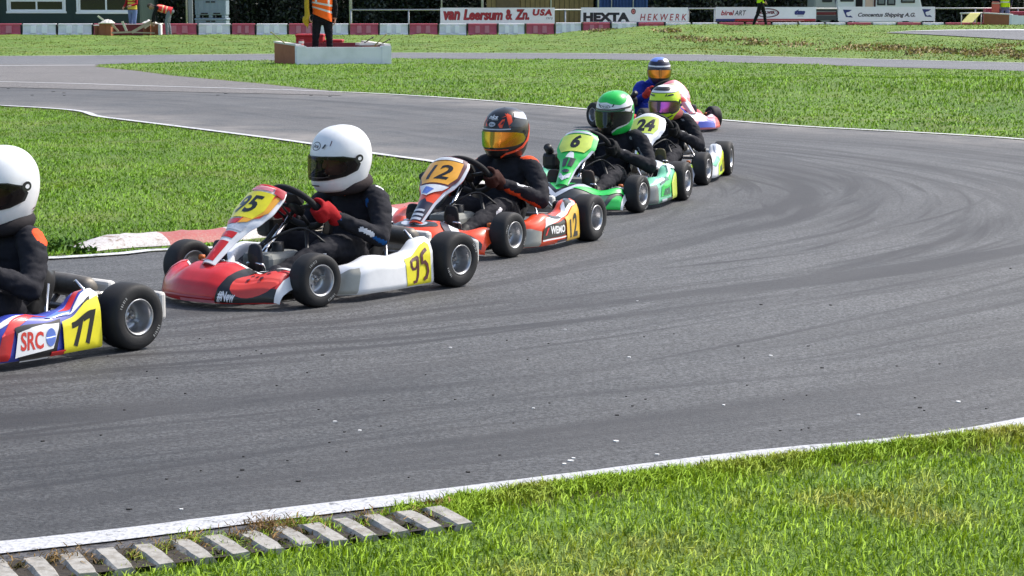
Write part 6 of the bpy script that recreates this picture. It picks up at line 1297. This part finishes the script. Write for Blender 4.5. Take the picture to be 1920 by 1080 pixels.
S_BLACK = mat('cloth_racing', C(33, 33, 39), .8, spec=.25, wear=.3, bump=.011, bscale=17, wcol=C(50, 50, 56), wscale=9); S_BLUE = cloth('racing_blue', (30, 52, 150)); S_WHITE = cloth('patch_white', (225, 225, 228)); S_ORANGE = cloth('patch_orange', (235, 84, 40)); S_CYAN = cloth('piping_blue', (20, 80, 140)); S_LIME = cloth('patch_lime', (150, 215, 40)); S_GREY = cloth('piping_grey', (150, 150, 150)); S_YEL = cloth('patch_yellow', (215, 200, 50))
def near(p, a, r): return (p - Vector(a)).length < r
def seg_near(p, a, b, r):
    a, b = Vector(a), Vector(b); t = max(0, min(1, (p - a).dot(b - a) / (b - a).length_squared)); return (p - a.lerp(b, t)).length < r
def f95(p):      # 2 white, 3 blue piping, 4 lime, 5 orange, 6 yellow
    if seg_near(p, (.205, .205, .500), (.215, .165, .515), .014): return 2
    if seg_near(p, (.40, .300, .285), (.45, .272, .315), .013): return 2
    if seg_near(p, (.34, .33, .24), (.52, .20, .36), .0125) or seg_near(p, (.29, .16, .44), (.31, .14, .34), .012): return 3
    if seg_near(p, (.325, .10, .375), (.325, .055, .385), .022): return 4
    if seg_near(p, (.315, .02, .455), (.31, -.04, .455), .018): return 5
    if seg_near(p, (.31, .11, .455), (.325, .06, .435), .013): return 6
    if seg_near(p, (.64, .235, .205), (.76, .205, .185), .016): return 2
    return 0
def f12(p):
    if (near(p, (.20, .19, .50), .062) or near(p, (.20, -.19, .50), .062)): return 2
    if seg_near(p, (.36, .32, .23), (.50, .20, .345), .030) or seg_near(p, (.36, -.32, .23), (.50, -.20, .345), .030): return 2
    if seg_near(p, (.40, .285, .335), (.46, .25, .365), .017) or seg_near(p, (.62, .235, .235), (.66, .228, .21), .018): return 3
    return 0
_f12 = f12
def f12(p): return 3 if (seg_near(p, (.33, .02, .43), (.33, .075, .415), .012) or seg_near(p, (.33, -.06, .44), (.33, -.02, .44), .010)) else _f12(p)
def f77(p):
    if near(p, (.20, .20, .49), .058): return 2
    if seg_near(p, (.27, .245, .44), (.20, .255, .40), .016): return 3
    if seg_near(p, (.50, .205, .395), (.53, .18, .37), .022): return 2
    return 0
def f6(p):
    if seg_near(p, (.29, .12, .50), (.27, .23, .43), .009) or seg_near(p, (.28, .235, .42), (.33, .30, .33), .009) or seg_near(p, (.36, .325, .27), (.46, .26, .33), .010) or seg_near(p, (.40, .30, .33), (.50, .21, .385), .008): return 2
    return 0
def f2(p): return 0
KH = {}
WHITE_H = ('white', oval_logo(-.01, .735, .075, .062, 'charcoal') + [('maroon', poly((.20, .73), (.215, .74), (.235, .80), (.225, .81)))], V_CLEAR)
H77 = ('white', oval_logo(-.01, .735, .075, .062, 'charcoal') + [('maroon', poly((.62, .185), (.80, .20), (.80, .215), (.64, .205))), ('charcoal', poly((.60, .15), (.72, .16), (.72, .175)))], V_CLEAR)
H12 = ('black', [('orange', poly((-.36, .66), (-.26, .64), (-.24, .80), (-.32, .84))), ('orange', poly((.24, .64), (.30, .66), (.30, .86), (.22, .90), (.20, .84))), ('orange', poly((.56, .30), (.72, .34), (.74, .66), (.66, .62))), ('orange', poly((-.16, .66), (-.12, .66), (-.15, .78), (-.19, .74))), ('orange', poly((.09, .64), (.13, .64), (.10, .70), (.17, .80), (.12, .79), (.06, .70))), ('orange', poly((.10, .82), (.24, .86), (.16, .90), (.20, .86))), ('white', text2d('nks', -.13, .80, .04, .87, bold=.03, shear=.2)), ('white', text2d('Racing', -.06, .775, .05, .80, bold=.02, shear=.2)), ('silver', poly((.34, .82), (.62, .72), (.70, .86), (.4, .9))), ('charcoal', poly((.22, .66), (.46, .62), (.60, .72), (.36, .80))),
                ('orange', ([(.12, .06), (.20, .13), (.34, .16), (.48, .22), (.58, .34), (.64, .52), (.60, .52), (.54, .37), (.46, .27), (.34, .21), (.20, .17), (.11, .09)], [[0, 1, 10, 11], [1, 2, 9, 10], [2, 3, 8, 9], [3, 4, 7, 8], [4, 5, 6, 7]])), ('orange', rect(-.24, .225, .24, .24)), ('silver', rect(-.28, .602, .26, .622))] + oval_logo(-.03, .70, .06, .05, 'charcoal', back='silver'), V_RAINBOW, None, 'black', .88)
H6 = ('white', [('green', poly((-.34, .86), (-.30, .80), (-.18, .78), (.0, .80), (.10, .76), (.28, .72), (.42, .76), (.5, .82), (.5, .86))), ('black', poly((-.5, .60), (-.3, .625), (.3, .625), (.5, .60), (.56, .64), (.3, .655), (-.3, .655), (-.56, .64))), ('darkgreen', rect(-.36, .585, .36, .622)),
                ('green', poly((-.99, .0), (-.24, .0), (-.24, .10), (-.44, .20), (-.50, .30), (-.56, .62), (-.99, .62))), ('green', poly((.99, .0), (.10, .0), (.10, .10), (.20, .20), (.46, .26), (.56, .62), (.99, .62))), ('black', poly((-.24, .0), (.10, .0), (.10, .16), (.24, .26), (-.30, .26), (-.26, .14))), ('charcoal', poly((.56, .5), (.70, .55), (.62, .60)))] + oval_logo(-.02, .705, .10, .042, 'black'), V_SMOKE, ('green', .85))
H24 = ('lime', [('black', poly((-.5, .86), (.22, .85), (.34, .90), (.3, .95), (-.5, .95))), ('black', rect(-1, .785, 1, .80)), ('black', poly((.14, .70), (.34, .72), (.32, .76), (.20, .75))), ('black', poly((-.14, .70), (-.34, .72), (-.32, .76), (-.20, .75))), ('black', poly((.30, .22), (.50, .28), (.66, .56), (.50, .58), (.40, .30), (.24, .25))), ('black', rect(-.16, .185, .10, .20)), ('charcoal', poly((.14, .08), (.34, .18), (.30, .2), (.12, .11)))], V_VIOLET, ('white', .80), 'black', .84)
H2 = ('sky', [('navy', poly((-1, .56), (1, .56), (1, .76), (.3, .80), (-.3, .80), (-1, .76))), ('white', poly((-.45, .66), (.45, .66), (.45, .71), (-.45, .71))), ('white', poly((.1, .84), (.5, .82), (.6, .92), (.2, .94))), ('navy', poly((-.1, .82), (.16, .84), (.1, .92), (-.06, .90))), ('blue', poly((-.8, .02), (-.2, .02), (-.3, .24), (-.6, .34)))], V_AMBER, ('sky', .84), 'black', .85)
H2 = ('navy',) + H2[1:]
build_driver(K95, 'kart driver in a plain white helmet and red gloves, steering the red kart', WHITE_H, [S_BLACK, S_WHITE, S_CYAN, S_LIME, S_ORANGE, S_YEL], f95, (165, 24, 30), (52, 44, 44), (40, 42, 50), hs=1.10, hyaw=R(-11), hpitch=R(9))
build_driver(K12, 'kart driver in a black and orange helmet with a rainbow visor and orange shoulders', H12, [S_BLACK, S_ORANGE, S_WHITE], f12, (60, 30, 24), None, (24, 24, 26), hs=1.0, hyaw=R(-4), hdx=-.075, lean=.045)
build_driver(K6, 'kart driver in a bright green and white helmet with a dark visor', H6, [S_BLACK, S_GREY], f6, (28, 28, 30), None, (60, 48, 42), hs=1.0, hyaw=R(-10), hpitch=R(12), hdx=-.05, lean=.066, hz=-.01)
build_driver(K24, 'kart driver in a fluorescent yellow helmet with a violet visor', H24, [S_BLACK, S_GREY], f6, (30, 30, 32), (150, 80, 76), (70, 66, 40), hs=.95, hyaw=R(-10), hz=-.045, lean=.035)
build_driver(K77, 'kart driver in a white helmet with an orange shoulder patch, cut by the picture edge', H77, [S_BLACK, S_ORANGE, S_WHITE], f77, (40, 40, 44), (40, 36, 38), (30, 30, 34), hs=1.12, hyaw=R(2), hdx=-.07, hz=.025, lean=-.035)
build_driver(K2, 'kart driver in a blue suit, navy helmet with an amber visor, last in line', H2, [S_BLUE, S_BLUE], f2, (190, 60, 50), None, (40, 40, 44), hs=1.0, hyaw=R(-28), hdx=.05, lean=.11, hz=-.02)
# ---- standing people
HV = lambda n, c: cloth('vest_' + n, c, .6)
M_refl = mat('reflective_tape', (0.62, 0.62, 0.60), 0.35)
def stand(label, loc, rz, trousers, top, vest=None, stripe=None, scale=1.0, stride=0.0, bend=0.0, arms=None, hairc=M_hair, vest_hem=.78, diag=0.0, shoes=(25, 25, 28), spread=0.0):
    """adult figure, hips at .92 m; bend tips the trunk forward about the hips"""
    mb = MB(); cb, sb = math.cos(bend), math.sin(bend)
    def up_(p):      # trunk frame -> body frame
        x, y, z = p; dz = z - .92; return Vector((x * cb + dz * sb - (.10 * sb), y, .92 + dz * cb - x * sb))
    for s in (1, -1):
        st = stride * s; hip = Vector((0 - .06 * sb, .095 * s, .90)); knee = Vector((.02 + st * .55, (.105 + spread * .6) * s, .49)); ank = Vector((-.02 + st * 1.05, (.11 + spread) * s, .085 + max(0, -st) * .10))
        limb(mb, [hip, hip.lerp(knee, .5), knee], [.095, .082, .064], k=2); limb(mb, [knee, knee.lerp(ank, .35) + Vector((-.012, 0, 0)), ank], [.063, .060, .048], k=2)
        limb(mb, [ank + Vector((-.055, 0, -.045)), ank + Vector((.06, 0, -.045)), ank + Vector((.16, .01 * s, -.055))], [(.042, .040), (.046, .036), (.040, .028)], side=(0, 1, 0), k=2)
    limb(mb, [up_((0, 0, .90)), up_((0, 0, 1.05)), up_((.01, 0, 1.25)), up_((.0, 0, 1.40)), up_((0, 0, 1.47))], [(.165, .125), (.150, .110), (.170, .120), (.165, .095), (.07, .065)], side=(0, 1, 0), k=3)
    limb(mb, [up_((0, 0, 1.46)), up_((.015, 0, 1.55))], [.056, .054]); hc = up_((.025, 0, 1.635)); fx = Vector((cb, 0, -sb)); head(mb, hc, fx, Vector((sb, 0, cb)), 1.08)
    arms = arms or [((.03, .245, 1.16), (.14, .20, .94)), ((.03, -.245, 1.16), (.14, -.20, .94))]
    for s, (e, w) in zip((1, -1), arms):
        sh = up_((0, .185 * s, 1.385)); e, w = Vector(e), Vector(w); limb(mb, [sh, sh.lerp(e, .5), e], [.060, .054, .046], k=2); limb(mb, [e, w], [.045, .033], k=2)
        f = (w - e).normalized(); pn_ = Vector((0, -s, 0)); pn_ = (pn_ - f * pn_.dot(f)).normalized(); hand(mb, w + f * .01, f, pn_, f.cross(pn_) * (1 if s > 0 else -1), s=1.0)
    def mf(p):
        q = p - hc
        if q.length < .145 and (p.z > 1.50 or bend > .5): return 3 if (q.dot(Vector((sb, 0, cb))) > .045 or q.dot(fx) < -.02) else 2
        for (e, w) in arms:
            e, w = Vector(e), Vector(w); f = (w - e).normalized()
            if (p - w).dot(f) > .0 and (p - w).length < .24 and (abs(p.y) > .185 or bend > .5 or p.x > .2): return 2
        if p.z < .085: return 4
        return 0 if p.z < .93 - (.0 if bend < .5 else -.02) and abs(p.y) < .22 and (bend < .5 or p.x < .12) else 1
    me = fuse('person', mb, .0095, [trousers, top, M_skin, hairc, cloth('shoe%d' % shoes[0], shoes, .5)], mf, wrinkle=.007, wscale=15, smooth=3)
    o = put('person', me, None, loc, rz); o.scale = scale if isinstance(scale, tuple) else (scale,) * 3; tag(o, label, 'person')
    if vest is not None:
        m = MB()
        tab = [(vest_hem, (.185, .150)), (.95, (.182, .145)), (1.08, (.172, .132)), (1.25, (.190, .140)), (1.36, (.196, .125)), (1.43, (.135, .090))]
        def P(u, v):
            a = u * 2 * math.pi; hem = vest_hem + diag * math.sin(a); z = hem + (1.43 - hem) * v; rx_ = lin_table([(t[0], t[1][0]) for t in tab], z); ry_ = lin_table([(t[0], t[1][1]) for t in tab], z)
            w = 1 + .02 * math.sin(a * 7 + z * 9); return up_((ry_ * math.cos(a) * w + .004, rx_ * math.sin(a) * w, z))
        ms = [vest, stripe or M_refl]
        for (sg, off) in ((0, 0),):
            m.grid(P, 48, 26, 0, wrap=True, matf=lambda u, v: 1 if (.30 < v < .375 or .53 < v < .60 or (v > .6 and (abs(u - .10) < .025 or abs(u - .90) < .025 or abs(u - .40) < .025 or abs(u - .60) < .025))) else 0)
        vme = m.data('vest', ms); put('vest', vme, o)
    return o
def gz(x, y): return ground_z(x, y)
face = lambda dx, dy: math.atan2(dy, dx)
T_BLK = cloth('trouser_black', (18, 18, 24)); T_JEAN = cloth('jeans', (105, 125, 165)); T_GREY = cloth('trouser_grey', (125, 130, 140)); T_BLUEG = cloth('trouser_bluegrey', (118, 128, 155)); J_BLK = cloth('jacket_black', (24, 24, 28)); J_RED = cloth('jacket_red', (150, 24, 30)); J_NAVY = cloth('jacket_navy', (30, 32, 48))
# marshal in the post
pm = PC1 + pd * .80 + pn * .62
stand('marshal in a long orange vest and black trousers standing in the marshal post', (pm.x, pm.y, .03), face(.15, -1), T_BLK, J_BLK, HV('orange', (255, 104, 20)), None, (1.16, 1.16, 1.02), 0, 0, [((-.02, .25, 1.15), (.0, .235, .93)), ((.02, -.275, 1.17), (.10, -.25, .98))], vest_hem=.93, diag=-.09, spread=.035)
# furled yellow flag in the marshal's right hand
fb = Vector((pm.x - .30, pm.y - .16, 0)); m = MB(); m.tube([fb + Vector((.01, 0, 1.55)), fb + Vector((0, 0, .76))], .010, 8, 1)
m.tube(smooth_path([fb + Vector((.0, 0, 1.50)), fb + Vector((-.01, -.01, 1.25)), fb + Vector((.0, -.02, 1.02)), fb + Vector((-.03, 0, .95)), fb + Vector((-.02, 0, .88)), fb + Vector((0, 0, .80))], 5), [.03, .036, .042, .046, .05, .052, .05, .05, .052, .055, .06, .066, .070, .074, .076, .076, .074, .072, .07, .066, .06, .054, .048, .04, .03, .02], 10, 0)
tag(m.build('rolled_flag', [cloth('flag_yellow', (190, 155, 45)), M_stick]), 'rolled yellow flag hanging from the hand of the orange vest marshal', 'flag')
# walking figure on the right, in front of the third banner
wx = at_px_y(1425, 76.5); stand('person in a yellow vest and black trousers walking before the third banner', (wx, 76.5, .30), face(1, -.1), T_BLK, J_BLK, HV('yellow', (205, 245, 20)), None, 1.0, .22, 0, vest_hem=.88)
# two people at the broken post
ax = bxp(251, 77.6); stand('person in a red and yellow vest and jeans standing behind the broken post', (ax, 77.75 if False else 77.45, 0), face(-.5, -1), T_JEAN, J_RED, HV('yellowred', (205, 190, 70)), cloth('stripe_red', (170, 40, 40)), 1.0, .06, 0, [((.10, .25, 1.14), (.30, .16, 1.08)), ((.05, -.25, 1.14), (.26, -.20, 1.02))], vest_hem=.95)
bx0 = bxp(316, 76.0); stand('person in a red vest and grey trousers bending down to the planks', (bx0, 75.9, 0), face(-1, -.1), T_GREY, J_BLK, HV('red', (235, 60, 66)), cloth('stripe_pale', (235, 190, 150)), .98, .05, 1.30, [((.50, .20, .78), (.55, .15, .52)), ((.48, -.20, .78), (.50, -.16, .52))], vest_hem=.86)
# marshal at the right post
rx0 = at_px_y(1881, 78.3); stand('marshal in a yellow vest and blue grey trousers behind the right marshal post', (rx0, 78.3, .12), face(-.1, -1), T_BLUEG, J_NAVY, HV('yellow', (205, 245, 20)), None, 1.0, .03, 0, vest_hem=.90)
tag(MB().box((at_px_y(1864, 78.2), 78.2, 1.02), (.26, .2, .40), 0, None, .04, 2).tube([(at_px_y(1864, 78.2), 78.2, .80), (at_px_y(1864, 78.2), 78.2, .3)], .03, 8, 1).box((at_px_y(1864, 78.2), 78.1, 1.16), (.30, .03, .05), 1).build('flag_board', [cloth('board_salmon', (205, 110, 90)), M_plank]), 'salmon coloured bundle on a stand left of the right marshal', 'bundle')
